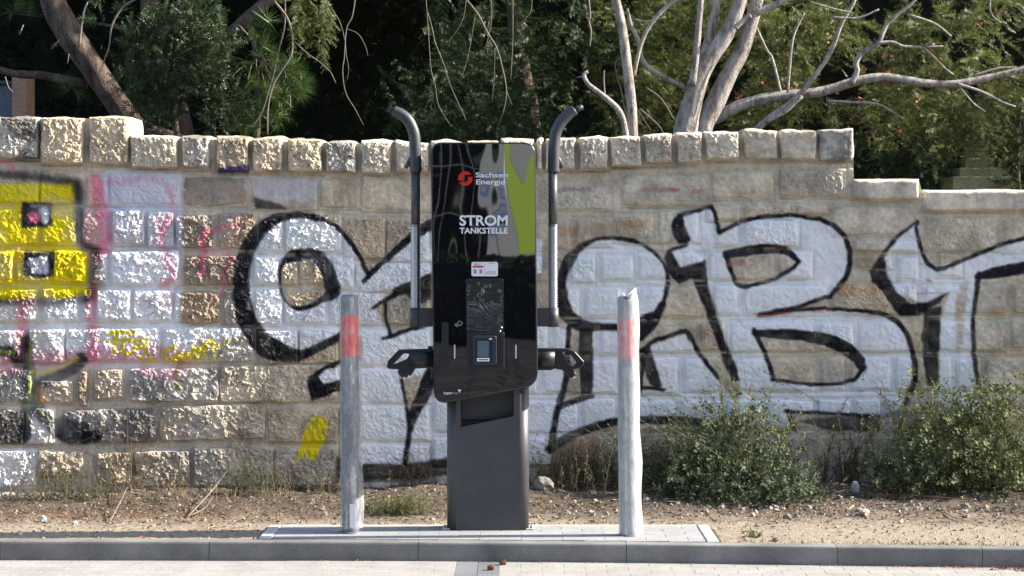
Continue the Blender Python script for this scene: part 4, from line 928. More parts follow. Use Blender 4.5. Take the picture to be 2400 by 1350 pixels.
def bollard(pxc, base_row, top_row, red0, red1, label, slv0, ears, seed, lean):
    d = FPX*CAM_H/(base_row-HOR); base = P(pxc, base_row, d); base[2] = 0.003; k = d/FPX
    b = thing('bollard', label, 'bollard', tuple(base), 'wrapped bollards on the plinth')
    z = lambda row: base[2]+(base_row-row)*k
    r = 20.5*k; H = z(top_row)
    ax = lambda zz: base[0]-lean*(zz)/1.2
    def seg(name, z0, z1, rad, mat, par, capt=False):
        pr = [(rad, z0), (rad, z1)] if not capt else [(rad, z0), (rad, z1-.012), (rad*.93, z1-.003), (rad*.7, z1), (0, z1)]
        V, F = lathe(pr, 28, 0, base[1]); V[:, 0] += ax(V[:, 2]); return obj_np(name, V, F, mat, par)
    post = seg('post', .003, H, r, M_BOLL, b, True)
    seg('red_band', z(red1), z(red0), r*1.012, M_BRED, post)
    V, F = lathe([(r*1.35, .001), (r*1.35, .008), (r*1.1, .011)], 28, base[0], base[1]); obj_np('foot_ring', V, F, M_BOLL, b)
    nt_, nz = 72, 130; th = np.arange(nt_)/nt_*2*np.pi; zz = np.linspace(z(slv0), H+.014, nz)
    TH, ZZ = np.meshgrid(th, zz); f = (ZZ-zz[0])/(zz[-1]-zz[0])
    c, s_ = np.cos(TH), np.sin(TH)
    w = fbm(c*2.2+ZZ*5, s_*2.2+ZZ*2.5+seed, seed, 3)-.5; w2 = fbm(c*5+ZZ*22, s_*5-ZZ*9, seed+4, 2)-.5
    rad = r*(1.15+.055*w+.04*w2+.05*(1-f))
    rad += r*.42*np.exp(-((TH-R(8)+.25*np.sin(ZZ*7)) / .24)**2)*(.55+.45*np.sin(ZZ*9+seed)**2)*(.6+.5*(1-f))
    top = sstep(.965, 1.0, f); rad *= 1-.18*top
    ZE = ZZ+top*.022*(np.cos(2*TH)*ears+.25*np.sin(5*TH))
    V = np.stack([ax(ZZ)+rad*c, base[1]+rad*s_*.95, ZE], -1).reshape(-1, 3)
    i = np.arange(nz-1)[:, None]*nt_; j = np.arange(nt_)[None, :]; j2 = (j+1) % nt_
    F = [np.stack([i+j, i+j2, i+nt_+j2, i+nt_+j], -1).reshape(-1, 4)]
    # loosely folded top
    c0 = len(V); cen = V[-nt_:].mean(0)+[0, 0, -.004-.012*ears]; jj = np.arange(nt_); kk = (nz-1)*nt_
    V = np.vstack([V, cen]); F.append(np.stack([kk+jj, kk+(jj+1) % nt_, jj*0+c0], -1))
    obj_np('plastic_sleeve', V, F, M_SLEEVE[1 if ears > .5 else 0], b)
    return b, base, k, r
b1, bb, kk_, rr1 = bollard(822, 1250, 692, 741, 836, 'grey bollard with red band in clear film, left of the charger', 1239, .25, 3, .006)
tg = P(826, 1208, bb[1]+CAM_D-.055); V, F = box_arr(tg[0]-.013, tg[0]+.013, bb[1]-.0565, bb[1]-.0555, .035, .15); obj_np('paper_label', V, F, M_STICK, b1, False)
bollard(1475, 1256, 694, 748, 843, 'grey bollard with red band in loose milky film, right of the charger', 1254, 1.0, 11, .012)
# ------------------------------------------------------------------ garden behind the wall: trees, shrubs, monument, building corner
rv = np.random.default_rng(21)
def bark_mat(name, c1, c2, c3, scale=9):
    m, nt, b = mat_new(name); L = nt.links; geo = N(nt, 'ShaderNodeNewGeometry'); pos = geo.outputs['Position']
    mp = N(nt, 'ShaderNodeMapping'); L.new(pos, mp.inputs[0]); mp.inputs['Scale'].default_value = (1.6, 1.6, .55)
    a = noise(nt, scale, 5, .65, mp.outputs[0], .4); v = N(nt, 'ShaderNodeTexVoronoi'); v.feature = 'DISTANCE_TO_EDGE'; L.new(mp.outputs[0], v.inputs['Vector']); v.inputs['Scale'].default_value = scale*2.2
    d = noise(nt, scale*7, 3, .7, mp.outputs[0])
    r = ramp(nt, a.outputs[0], [(.32, c1), (.5, c2), (.68, c3)]); r2 = ramp(nt, d.outputs[0], [(.3, .65), (.7, 1.3)])
    L.new(mix(nt, 1.0, r.outputs[0], r2.outputs[0], 'MULTIPLY'), b.inputs['Base Color']); b.inputs['Roughness'].default_value = .9; b.inputs['Specular IOR Level'].default_value = .2
    ad = N(nt, 'ShaderNodeMath', operation='MULTIPLY_ADD'); L.new(a.outputs[0], ad.inputs[0]); ad.inputs[1].default_value = 1.2; L.new(d.outputs[0], ad.inputs[2])
    bump(nt, b, ad.outputs[0], .02); return m
M_BARKB = bark_mat('flaking_brown_bark', (.055,.036,.028), (.13,.095,.075), (.22,.17,.135))
M_BARKG = bark_mat('pale_grey_bark', (.17,.13,.11), (.46,.41,.365), (.62,.57,.52), 14)
M_TWIG = simple('twig_bark', (.20,.165,.13), .85, var=.3, nscale=30)
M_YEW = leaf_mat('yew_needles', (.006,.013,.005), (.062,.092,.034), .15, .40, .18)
M_YEWL = leaf_mat('sunlit_yew_needles', (.028,.042,.012), (.205,.228,.070), .36, .45, .3)  # lighter copy of the yew leaf: sunlight put into its colour
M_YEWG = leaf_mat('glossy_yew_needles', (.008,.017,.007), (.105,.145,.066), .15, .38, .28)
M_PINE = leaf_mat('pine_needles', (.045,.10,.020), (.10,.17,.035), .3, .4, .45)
M_DEEP = leaf_mat('deep_shade_leaves', (.006,.010,.004), (.018,.028,.010), .1, .6, .06)  # near-black leaf colour carries the deep garden shade
def limb(name, pts, d, mat, parent, sides=10, noise_=.10, sub=5, dd=None):
    """pts: (px,py,radius px[,extra depth])"""
    W = np.array([list(P(p[0], p[1], d+(p[3] if len(p) > 3 else 0)))+[p[2]*d/FPX] for p in pts]); W = catmull(W, sub)
    V, F = tube_arr(W[:, :3], np.maximum(W[:, 3], .0012), sides, noise_, int(abs(pts[0][0])*3+pts[0][1]) & 1023, True, 7)
    return obj_np(name, V, F, mat, parent)
# sprig templates (z = growing direction)
def sprig(nn=8, ln=.34, wd=.055, droop=.12, seed=1):
    r = np.random.default_rng(seed); V = []; F = []
    for i in range(nn):
        t = (i+.6)/nn
        for s in (-1, 1):
            l = ln*(1.05-.45*t)*r.uniform(.8, 1.15); b = len(V); yy = r.uniform(-.5, .5)*l
            V += [(0, 0, t-wd), (0, 0, t+wd*.4), (s*l*.86, yy-droop*l, t+l*.42)]; F.append((b, b+1, b+2))
    b = len(V); V += [(-.03, 0, .9), (.03, 0, .9), (0, 0, 1.12)]; F.append((b, b+1, b+2))
    return np.array(V), np.array(F)
SP = [sprig(8, .34, .06, .12, 1), sprig(7, .38, .065, .2, 2), sprig(9, .30, .055, .05, 3)]
def pine_tuft(nn=46, seed=4):
    r = np.random.default_rng(seed); V = []; F = []
    for i in range(nn):
        a = r.uniform(0, 2*np.pi); el = r.uniform(.15, 1.2); dv = np.array([math.cos(a)*math.cos(el), math.sin(a)*math.cos(el), math.sin(el)])
        side = np.cross(dv, r.normal(size=3)); side /= np.linalg.norm(side); base = np.array([0, 0, r.uniform(0, .35)]); b = len(V)
        l = r.uniform(.7, 1.0); V += [base-side*.011, base+side*.011, base+dv*l]; F.append((b, b+1, b+2))
    return np.array(V), np.array(F)
PT = pine_tuft()
def fronds(n, box, dirv, spread, flen, per, sc, r, dens=None):
    """n fronds with start points in box, drooping along dirv; per sprigs on each"""
    st = np.stack([r.uniform(box[0], box[1], n*3), r.uniform(box[2], box[3], n*3), r.uniform(box[4], box[5], n*3)], -1)
    if dens is not None: st = st[dens(st) > r.uniform(size=len(st))]
    st = st[:n]; n = len(st)
    D = np.array(dirv)[None]+r.normal(size=(n, 3))*spread; D /= np.linalg.norm(D, axis=1)[:, None]
    L = r.uniform(.6, 1.2, n)*flen
    t = np.tile((np.arange(per)+.5)/per, (n, 1))
    cur = st[:, None]+D[:, None]*(L[:, None]*t)[..., None]; cur[..., 2] -= (t**2)*.35*L[:, None]
    sd = np.cross(D, [0, 0, 1.]); sd /= np.linalg.norm(sd, axis=1)[:, None]+1e-6
    sg = np.where(np.arange(per) % 2 == 0, 1, -1)[None, :, None]
    A = D[:, None]*.8+sd[:, None]*sg*.8+r.normal(size=(n, per, 3))*.28
    return cur.reshape(-1, 3), A.reshape(-1, 3), np.repeat(r.uniform(.75, 1.25, n), per)*sc*r.uniform(.8, 1.2, n*per)
def leafy(name, mat, parent, pos, ax, sc, r, temps=None):
    temps = temps or SP; parts = []; k = r.integers(0, len(temps), len(pos))
    for q, (tv, tf) in enumerate(temps):
        s = k == q
        if s.any(): parts.append(scatter(tv, tf, pos[s], frames(ax[s], r), sc[s]))
    V, F = merge(parts); o = obj_np(name, V, F, mat, parent, False); o['kind'] = 'stuff'; return o
# ---- leaning conifer at the left
def zpx(py, d): return CAM_H-(py-HOR)*d/FPX
DL = 14.6
tl = thing('leaning_conifer', 'leaning brown-barked conifer trunk rising behind the left end of the wall', 'tree', tuple(P(340, 330, DL)))
limb('trunk', [(345,345,34),(318,310,31),(293,273,29),(267,233,28),(240,193,28),(213,150,29),(182,110,31),(155,67,32),(133,27,31),(118,-20,29),(100,-90,25)], DL, M_BARKB, tl, 18, .12)
limb('root', [(330,300,20),(365,312,17),(410,325,15),(440,340,12)], DL-.1, M_BARKB, tl, 12, .15)
limb('branch', [(205,197,12),(150,187,11),(100,177,10),(33,173,9),(-40,150,7)], DL+.1, M_BARKB, tl, 10, .15)
limb('dead_branch', [(330,-8,2.2),(300,8,2.6),(283,22,2.6),(262,60,2.4),(256,107,2.0),(245,140,1.7),(233,170,1.2)], DL-.5, M_TWIG, tl, 5, 0)
for q in ([(185,110,3),(195,35,2.5),(205,5,2)], [(200,35,2),(185,52,1.2)], [(120,115,1.5),(140,92,1.2)], [(158,150,1.4),(162,125,1)], [(45,82,1.5),(55,58,1.2)], [(12,180,1.6),(20,205,1.4),(30,215,1)]):
    limb('twig', q, DL-.3, M_TWIG, tl, 4, 0)
# ---- second trunk, with the limb reaching up right
t2 = thing('twin_trunk_conifer', 'scaly-barked conifer trunk half hidden by the dark yew at the left', 'tree', tuple(P(430, 330, 14.9)))
limb('trunk', [(440,345,28),(430,310,25),(418,250,22),(385,170,20),(350,90,20),(346,67,20),(350,33,20),(350,-30,19)], 14.9, M_BARKB, t2, 16, .14)
limb('branch', [(420,200,16),(470,140,16),(520,102,16),(563,60,16),(600,27,15.5),(640,-8,15)], 15.1, M_BARKB, t2, 12, .1)
limb('twig', [(643,3,3),(667,33,3),(680,60,2.8),(685,93,2.8),(682,130,2.6),(660,165,2.4),(640,200,2.2),(628,253,2),(627,317,1.6)], 14.0, M_TWIG, t2, 5, 0)
limb('twig', [(668,-5,2),(667,60,2),(653,120,1.8),(640,180,1.6),(632,205,1.3),(615,260,1.2),(590,300,1)], 14.1, M_TWIG, t2, 5, 0)
limb('twig', [(690,98,1.6),(720,125,1.5),(755,150,1.3),(775,170,1.1),(787,195,.9)], 14.1, M_TWIG, t2, 5, 0)
# ---- dark yew shrub in front of it
yw = thing('yew_shrub', 'dense dark green yew shrub with small leaves in front of the conifer trunks', 'shrub', tuple(P(420, 330, 14.2)))
limb('stem', [(420,350,8),(410,280,7),(400,180,6),(420,60,4)], 14.35, M_BARKB, yw, 8)
cl = []
for (cx, cy, rx, ry, n) in ((385,60,45,38,60),(345,115,42,50,80),(395,130,50,55,90),(360,190,50,45,80),(400,220,40,45,70),(345,240,38,36,50),(375,285,40,30,55),(470,90,36,55,80),(500,150,40,60,80),(480,210,42,55,70),(520,95,34,50,50),(540,230,32,70,50),(300,180,28,55,34),(320,90,30,35,30),(520,290,40,30,36),(440,40,30,30,30),(470,20,40,30,30),(250,30,40,40,14)):
    k = DL/FPX; c_ = P(cx, cy, 14.25); nn = int(n*1.5)
    u = rv.normal(size=(nn, 3)); u /= np.linalg.norm(u, axis=1)[:, None]
    p = c_+u*np.array([rx*k*.85, .2, ry*k*.85])*rv.uniform(.45, 1.05, (nn, 1)); a_ = u*np.array([.8, .8, .6])+np.array([.05, -.35, .55])+rv.normal(size=(nn, 3))*.35
    cl.append((p, a_, rv.uniform(.075, .125, nn)))
leafy('foliage', M_YEWG, yw, *[np.concatenate([c[i] for c in cl]) for i in range(3)], rv)
# ---- young pine with long soft needles
pn = thing('young_pine', 'young pine with long bright green needles beside the dark yew', 'tree', tuple(P(640, 330, 14.8)))
limb('trunk', [(600,345,8),(605,250,7),(600,150,6),(590,60,4)], 15.0, M_BARKB, pn, 8)
pp = []; aa = []
for (cx, cy, n, rr) in ((690,195,9,26),(640,215,9,30),(605,200,7,26),(655,170,7,28),(620,140,6,30),(660,235,7,22),(625,60,6,22),(610,95,5,26),(590,262,7,24),(600,290,6,20),(565,300,6,20),(635,275,5,24),(580,230,6,30),(575,150,5,28),(700,210,5,12),(40,30,4,14),(170,208,4,10)):
    for q in range(n):
        pp.append(P(cx+rv.normal()*rr*.6, cy+rv.normal()*rr*.5, 14.7+rv.uniform(-.25, .35))); aa.append((rv.normal()*.5+.35, rv.normal()*.4-.35, rv.normal()*.3+.15))
pp = np.array(pp); aa = np.array(aa); leafy('needles', M_PINE, pn, pp, aa, rv.uniform(.10, .16, len(pp)), rv, [PT, pine_tuft(46, 9)])
for q in range(0, len(pp), 3):
    b0 = P(600, 260 if pp[q][2] < 2.3 else 150, 15.0); md_ = (b0+pp[q])/2+[0, 0, .05]
    V, F = tube_arr(catmull([b0, md_, pp[q]], 4), [.008, .007, .006, .006, .005, .005, .004, .004, .003], 4); obj_np('branch', V, F, M_BARKB, pn)
# ---- multi-stemmed pale tree on the right
DM = 14.0
mt = thing('multi_stem_yew', 'pale-barked yew with several stems fanning out behind the right half of the wall', 'tree', tuple(P(1625, 330, DM)))
limb('trunk', [(1604,345,33),(1606,310,29),(1621,244,24),(1648,163,21),(1702,81,18),(1729,22,16),(1748,-40,15),(1775,-120,13)], DM, M_BARKG, mt, 16, .10)
limb('trunk', [(1640,345,30),(1648,290,26),(1675,244,24),(1708,176,20),(1737,122,18),(1756,68,17),(1770,14,16),(1782,-50,15),(1800,-130,12)], DM+.08, M_BARKG, mt, 16, .10)
for q in ([(1650,135,13),(1660,100,12),(1668,60,11.5),(1677,15,11),(1688,-60,9)], [(1622,200,9),(1630,140,8),(1637,68,7.5),(1643,0,7),(1648,-60,6)], [(1772,32,8),(1811,14,7.5),(1840,-2,7),(1880,-30,6)], [(1722,66,7),(1740,50,6),(1760,36,6)],
          [(1668,282,14),(1716,257,14),(1756,241,13.5),(1811,228,12.5),(1878,220,12),(1933,213,11.5),(2000,192,11),(2053,182,10.5),(2105,184,10),(2173,196,9.5),(2241,196,9),(2309,184,8),(2400,162,7),(2480,140,6)],
          [(1995,195,7),(2009,167,6.5),(2006,150,6.5),(2019,126,6.5),(2057,102,6),(2070,75,5),(2087,48,4.5),(2135,10,3.5),(2160,-20,3)], [(2057,101,4),(2091,99,4),(2118,109,3.5),(2162,112,3),(2190,135,2.8),(2214,160,2.5),(2235,175,2)],
          [(1770,305,8),(1811,271,8),(1859,236,7),(1905,184,6),(1946,122,5.5),(1973,54,5),(2000,8,4.5),(2010,-30,4)], [(1795,285,5),(1840,262,4.5),(1880,225,4)], [(1605,205,6.5),(1567,187,6.5),(1518,157,6),(1502,130,5.5),(1496,95,5),(1480,62,4.5),(1470,20,3)],
          [(1832,224,3),(1811,141,3.2),(1797,117,3),(1773,65,2.5)], [(1846,217,3.2),(1854,122,3),(1862,79,2.6),(1885,30,2)], [(2241,196,4),(2300,215,3.5),(2350,240,3),(2380,250,2)], [(2162,110,2.2),(2210,108,2)], [(2128,34,3),(2190,55,2.6),(2230,85,2)], [(1937,236,3),(2000,240,3),(2060,245,2.4),(2120,280,1.8)],
          [(1950,40,2.5),(2010,42,2.3),(2060,22,2)], [(2280,178,3),(2340,160,2.5),(2385,158,2)], [(2320,-10,2.5),(2322,30,2.5),(2340,50,2.2),(2360,55,1.5)], [(1900,5,2),(1960,22,2),(2000,30,1.5)], [(2250,205,1.6),(2280,240,1.5),(2310,262,1.2)], [(1690,100,1.8),(1760,50,1.2)]):
    limb('limb', q, DM+rv.uniform(-.12, .12), M_BARKG, mt, 8 if q[0][2] < 6 else 12, .14)
ls = thing('slim_yew', 'slim straight pale stem with a low bent branch behind the wall right of the charger', 'tree', tuple(P(1483, 330, 13.8)))
limb('trunk', [(1484,345,12),(1483,315,12),(1480,244,12),(1472,176,12),(1464,108,11.5),(1453,41,11),(1442,-5,10.5),(1430,-70,9)], 13.8, M_BARKG, ls, 12, .07)
for q in ([(1485,178,5),(1499,116,5),(1518,68,5),(1553,24,5),(1586,0,4.5),(1620,-25,4)], [(1468,335,8),(1466,312,8),(1453,263,7.5),(1418,228,7),(1380,198,5.5),(1369,176,5),(1378,168,4)], [(1418,228,2.2),(1415,190,2),(1416,165,1.6)], [(1470,318,1.6),(1460,230,1.5),(1448,185,1.3),(1442,150,1.2),(1455,132,1)], [(1380,0,2),(1383,40,2.4),(1380,50,2.6),(1385,75,2.4),(1382,110,1.6)], [(1490,250,1.5),(1525,305,1.2)], [(1500,255,1.4),(1540,290,1.3),(1555,312,1)], [(1515,205,1.4),(1550,232,1.4),(1580,280,1.2)], [(1370,178,2),(1352,182,1.6)], [(1482,45,1.5),(1520,50,1.5),(1560,40,1.5)]):
    limb('branch', q, 13.8+rv.uniform(-.1, .1), M_BARKG if q[0][2] > 3 else M_TWIG, ls, 7, .06)
# ---- foliage masses: right (sunlit), centre (shade with lit sprays)
def band(px0, px1, py0, py1, d0, d1):
    dm = (d0+d1)/2; return ((px0-1200)*dm/FPX, (px1-1200)*dm/FPX, d0-CAM_D, d1-CAM_D, zpx(py1, dm), zpx(py0, dm))
def holes(sc, thr, seed):
    return lambda p: sstep(thr, thr+.12, fbm(p[:, 0]*sc+3, p[:, 2]*sc+p[:, 1]*.8, seed, 3))
r3 = np.random.default_rng(44)
c = fronds(330, band(1750, 2560, -60, 250, 14.3, 15.6), (-.1, -.45, -.15), .55, .34, 20, .072, r3, holes(1.8, .46, 5))
c2 = fronds(90, band(1990, 2440, 215, 330, 14.2, 15.0), (0, -.4, -.6), .4, .30, 18, .072, r3, holes(2.5, .42, 6))
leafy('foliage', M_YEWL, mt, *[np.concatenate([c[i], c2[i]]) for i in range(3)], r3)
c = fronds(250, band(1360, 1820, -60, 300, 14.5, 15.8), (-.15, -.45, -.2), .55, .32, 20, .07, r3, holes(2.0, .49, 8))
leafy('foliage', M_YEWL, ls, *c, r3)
# russet seed clusters
pos = np.stack([r3.uniform(*band(1700, 2420, 20, 330, 14.2, 14.7)[0:2], 36), r3.uniform(3.2, 3.7, 36), r3.uniform(*band(1700, 2420, 20, 330, 14.2, 14.7)[4:6], 36)], -1)
pos = np.repeat(pos, 9, 0)+r3.normal(size=(324, 3))*.014
V, F = scatter(np.array([[-.5,0,0],[.5,0,0],[0,.3,.8],[0,-.4,-.6]]), np.array([[0,1,2],[0,3,1]]), pos, rand_rot(324, r3), .018); o = obj_np('dry_cones', V, F, simple('russet', (.30,.11,.05), .7), mt, False); o['kind'] = 'stuff'
tc_ = thing('weeping_yew', 'dark weeping yew filling the shade behind the charger', 'tree', (0.2, 4.6, 1.15))
limb('trunk', [(1250,345,24),(1240,250,22),(1215,120,20),(1200,-40,17),(1190,-140,12)], 15.8, M_BARKB, tc_, 12, .1)
c = fronds(170, band(1000, 1480, -50, 330, 14.7, 16.2), (-.1, -.35, -.5), .4, .34, 18, .075, r3, holes(2.2, .50, 12))
c2 = fronds(60, band(860, 1230, -50, 330, 14.8, 16.0), (0, -.3, -.6), .4, .3, 16, .07, r3, holes(2.8, .52, 13))
c3 = fronds(60, band(1010, 1320, 210, 320, 14.4, 14.9), (0, -.45, -.3), .4, .26, 18, .07, r3, holes(2.4, .40, 14))
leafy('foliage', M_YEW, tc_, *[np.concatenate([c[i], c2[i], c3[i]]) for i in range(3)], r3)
for q in ([(833,-5,2.4),(825,40,2.4),(812,67,2.4),(807,133,2.2),(803,167,2),(810,217,1.8),(833,257,1.4),(852,293,1)], [(777,20,1.6),(797,53,1.6),(808,95,1.5),(812,130,1.3),(817,160,1),(814,188,.8)], [(812,67,1.4),(840,80,1.3),(857,110,1.1),(862,130,.9)],
          [(1003,30,1.8),(1013,67,2),(1020,100,2),(1040,150,1.8),(1053,193,1.6),(1070,233,1.5),(1093,283,1.2)], [(998,-10,1.6),(1003,60,1.6),(1010,160,1.6),(1020,200,1.6),(1028,247,1.4),(1055,293,1)], [(1090,-5,3.4),(1120,33,3.4),(1143,77,3.2),(1163,110,3),(1177,157,2.8),(1187,213,2.4),(1180,260,1.8),(1163,307,1.2)],
          [(1187,213,1.6),(1200,245,1.2)], [(1150,-5,1.6),(1152,50,1.5),(1137,117,1.2)], [(1202,-5,1.8),(1202,83,1.8),(1200,133,1.6),(1197,187,1.2)], [(1247,0,1.5),(1243,30,1.4),(1222,52,1.3),(1205,64,1.2)], [(1113,40,1.2),(1103,100,1.3),(1095,140,1.1),(1083,180,.9)], [(1160,112,1.3),(1158,180,1.2),(1153,240,.9)], [(1093,0,1.3),(1085,45,1.2),(1065,80,1.1),(1047,102,.9)], [(1163,310,1),(1168,322,.8)]):
    limb('hanging_twig', [(a, b, c*.55) for a, b, c in q], 14.0+rv.uniform(-.1, .2), M_TWIG, tc_, 5, 0)
# hanging spray of yew near the top left of centre
hs = fronds(26, band(700, 775, -30, 60, 13.9, 14.3), (0, -.2, -.75), .35, .2, 14, .06, r3)
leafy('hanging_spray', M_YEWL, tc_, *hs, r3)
# crowns above the picture shade the middle and left of the garden
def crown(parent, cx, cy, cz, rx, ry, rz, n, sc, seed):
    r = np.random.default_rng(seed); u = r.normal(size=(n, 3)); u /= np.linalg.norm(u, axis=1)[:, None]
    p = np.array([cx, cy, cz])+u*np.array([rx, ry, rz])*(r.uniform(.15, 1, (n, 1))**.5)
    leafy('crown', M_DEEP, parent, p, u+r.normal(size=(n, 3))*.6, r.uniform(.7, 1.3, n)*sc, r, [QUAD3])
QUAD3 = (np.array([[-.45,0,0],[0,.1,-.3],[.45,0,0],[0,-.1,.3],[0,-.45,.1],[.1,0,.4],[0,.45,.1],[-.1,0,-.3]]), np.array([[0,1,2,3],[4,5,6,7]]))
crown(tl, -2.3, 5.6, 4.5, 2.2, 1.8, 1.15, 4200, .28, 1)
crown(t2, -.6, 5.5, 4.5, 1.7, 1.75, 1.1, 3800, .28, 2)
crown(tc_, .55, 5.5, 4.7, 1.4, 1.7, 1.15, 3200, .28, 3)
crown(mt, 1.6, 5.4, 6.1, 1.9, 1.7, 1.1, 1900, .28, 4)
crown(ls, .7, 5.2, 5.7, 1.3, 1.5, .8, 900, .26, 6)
# ---- evergreen hedge closing the garden
hg = thing('evergreen_hedge', 'very dark evergreen hedge closing off the garden behind the trees', 'hedge', (0, 7.6, 1.15))
n = 9000; pos = np.stack([r3.uniform(-6, 6, n), 7.2+r3.uniform(-.5, .8, n), r3.uniform(1.15, 6.2, n)], -1)
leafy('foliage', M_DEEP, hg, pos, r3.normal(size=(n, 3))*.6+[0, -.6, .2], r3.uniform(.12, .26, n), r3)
obj_np('dark_backstop', *box_arr(-9, 9, 8.3, 8.7, 1.0, 7.2), simple('backstop_dark', (.010,.013,.007), .95), hg, False)  # solid dark box added behind the foliage: stands for deep shade, hides sky
# ---- mossy stone monument at the right
mo = thing('stepped_monument', 'mossy stepped stone monument behind the low right end of the wall', 'monument', tuple(P(2292, 470, 14.4)))
M_MOSS = speckle_mat('mossy_stone', (.20,.19,.08), (.36,.33,.18), .95, 9, 90, .006)
kd = 14.4/FPX
def block(name, a, b, t, bt, dep, bev=.008):
    x0, x1 = P(a, 0, 14.4)[0], P(b, 0, 14.4)[0]; V, F = bbox_arr(x0, x1, 3.4+(.45-dep)/2-.1, 3.4+(.45+dep)/2-.1, zpx(bt, 14.4), zpx(t, 14.4), bev); return obj_np(name, V, F, M_MOSS, mo, False)
block('plinth', 2228, 2362, 414, 520, .42); block('step', 2247, 2346, 393, 413.2, .32); block('die', 2264, 2331, 370, 392.2, .24)
x = P(2297, 0, 14.4)[0]; V, F = lathe([(0,zpx(346,14.4)),(.05,zpx(346,14.4)),(.062,zpx(350,14.4)),(.05,zpx(354,14.4)),(.066,zpx(358,14.4)),(.084,zpx(363,14.4)),(.084,zpx(369.4,14.4))], 20, x, 3.5); obj_np('moulded_base', V, F, M_MOSS, mo)
c = fronds(30, band(2330, 2420, 250, 440, 14.3, 14.7), (-.1, -.4, -.3), .5, .25, 14, .07, r3); sh = thing('ivy_shrub', 'leafy evergreen shrub right of the mossy monument', 'shrub', tuple(P(2390, 470, 14.5)))
c2 = fronds(46, band(1990, 2230, 300, 450, 14.5, 15.0), (0, -.4, -.2), .5, .25, 14, .07, r3)
leafy('foliage', M_YEW, sh, *c, r3); limb('stem', [(2390,480,6),(2385,380,5),(2390,260,4)], 14.6, M_BARKB, sh, 7)
sh2 = thing('low_yew_shrub', 'low dark yew shrub showing above the stepped end of the wall', 'shrub', tuple(P(2110, 470, 14.8))); leafy('foliage', M_YEW, sh2, *c2, r3); limb('stem', [(2110,480,6),(2105,400,5),(2120,330,4)], 14.9, M_BARKB, sh2, 7)
# ---- corner of a building at the far left
bd = thing('brick_building', 'corner of a building with a pink brick pier and grey-blue wall glimpsed at far left', 'building', tuple(P(0, 330, 17.5)))
M_PIER = speckle_mat('pink_plaster', (.42,.25,.18), (.52,.34,.26), .9, 6, 60, .004); M_BLUEW = speckle_mat('grey_blue_wall', (.13,.16,.19), (.18,.21,.24), .9, 4, 60, .003)
a, b = P(28, 0, 17.2)[0], P(62, 0, 17.2)[0]; V, F = bbox_arr(a, b, 6.2, 6.5, 1.1, zpx(165, 17.2), .01); obj_np('pier', V, F, M_PIER, bd, False)
a0 = P(-260, 0, 17.2)[0]; V, F = box_arr(a0, a-.002, 6.28, 6.6, 1.1, zpx(196, 17.2)); obj_np('wall_panel', V, F, M_BLUEW, bd, False)
V, F = box_arr(a0, a-.002, 6.24, 6.64, zpx(196, 17.2)+.002, zpx(188, 17.2)); obj_np('sill', V, F, simple('green_trim', (.05,.10,.08), .5), bd, False)
# ------------------------------------------------------------------ weeds, dry grass, litter, stones on the verge
rw = np.random.default_rng(77)
M_WEED = leaf_mat('weed_leaf', (.045,.062,.022), (.125,.150,.055), .28, .55, .3)
M_WEEDY = leaf_mat('yellowish_weed_leaf', (.10,.12,.035), (.18,.19,.07), .3, .55, .3)
M_WEEDB = leaf_mat('blue_green_weed_leaf', (.045,.065,.030), (.10,.125,.060), .3, .55, .3)
M_STRAW = leaf_mat('straw', (.24,.18,.10), (.42,.34,.21), .3, .7, .2)
M_STEM = simple('weed_stem', (.13,.11,.055), .8, var=.25); M_DSTEM = simple('dry_stem', (.20,.14,.08), .85, var=.3)
LEAF = (np.array([[0,0,0],[.16,.05,.45],[0,.02,1.0],[-.16,.05,.5]]), np.array([[0,1,2,3]]))
LEAFN = (np.array([[0,0,0],[.09,.04,.45],[0,-.02,1.0],[-.09,.04,.5]]), np.array([[0,1,2,3]]))
def ground_pt(px, row):
    d = FPX*CAM_H/(row-HOR); p = P(px, row, d); p[2] = float(verge_z(np.array(p[0]), np.array(p[1]))); return p
def stems(n, c, wx, wy, h0, h1, lean, per, ls, r, mat_l, mat_s, parent, leafname='leaves', lt=LEAF, stemname='stems', start=.12, tube=.0022, bias=(0, 0)):
    ps = []; LP = []; LD = []; LS = []
    for i in range(n):
        b = np.array([c[0]+r.normal()*wx*.5, c[1]+r.normal()*wy*.5, 0]); b[1] = min(b[1], Y_WALL+float(wall_off(b[0]))-.03); b[2] = float(verge_z(np.array(b[0]), np.array(b[1])))-.01
        h = r.uniform(h0, h1); a = r.uniform(0, 2*np.pi); l = abs(r.normal())*lean*h
        off = np.array([math.cos(a)*l+bias[0]*h, math.sin(a)*l*.6+bias[1]*h, 0])
        p1 = b+off*.35+[0, 0, h*.55]; p2 = b+off+[0, 0, h]
        p2[1] = min(p2[1], Y_WALL-.06)
        cv = catmull([b, p1, p2], 4); ps.append(tube_arr(cv, np.linspace(tube, tube*.35, len(cv)), 4, cap=False))
        t = np.linspace(start, 1, per); seg = t*(len(cv)-1); k = np.minimum(seg.astype(int), len(cv)-2); q = cv[k]+(cv[k+1]-cv[k])*(seg-k)[:, None]
        dv = cv[k+1]-cv[k]; dv /= np.linalg.norm(dv, axis=1)[:, None]
        sd = r.normal(size=(per, 3)); LP.append(q); LD.append(dv*.55+sd*.6); LS.append(ls*r.uniform(.6, 1.25, per)*(1.1-.5*t))
    V, F = merge(ps); obj_np(stemname, V, F, mat_s, parent, True)['kind'] = 'stuff'
    pos = np.concatenate(LP); D = np.concatenate(LD); S = np.concatenate(LS)
    V, F = scatter(*lt, pos, frames(D, r), S); o = obj_np(leafname, V, F, mat_l, parent, False); o['kind'] = 'stuff'; return o
def weed(name, label, cat, px, row, group=None):
    p = ground_pt(px, row); return thing(name, label, cat, tuple(p), group), p
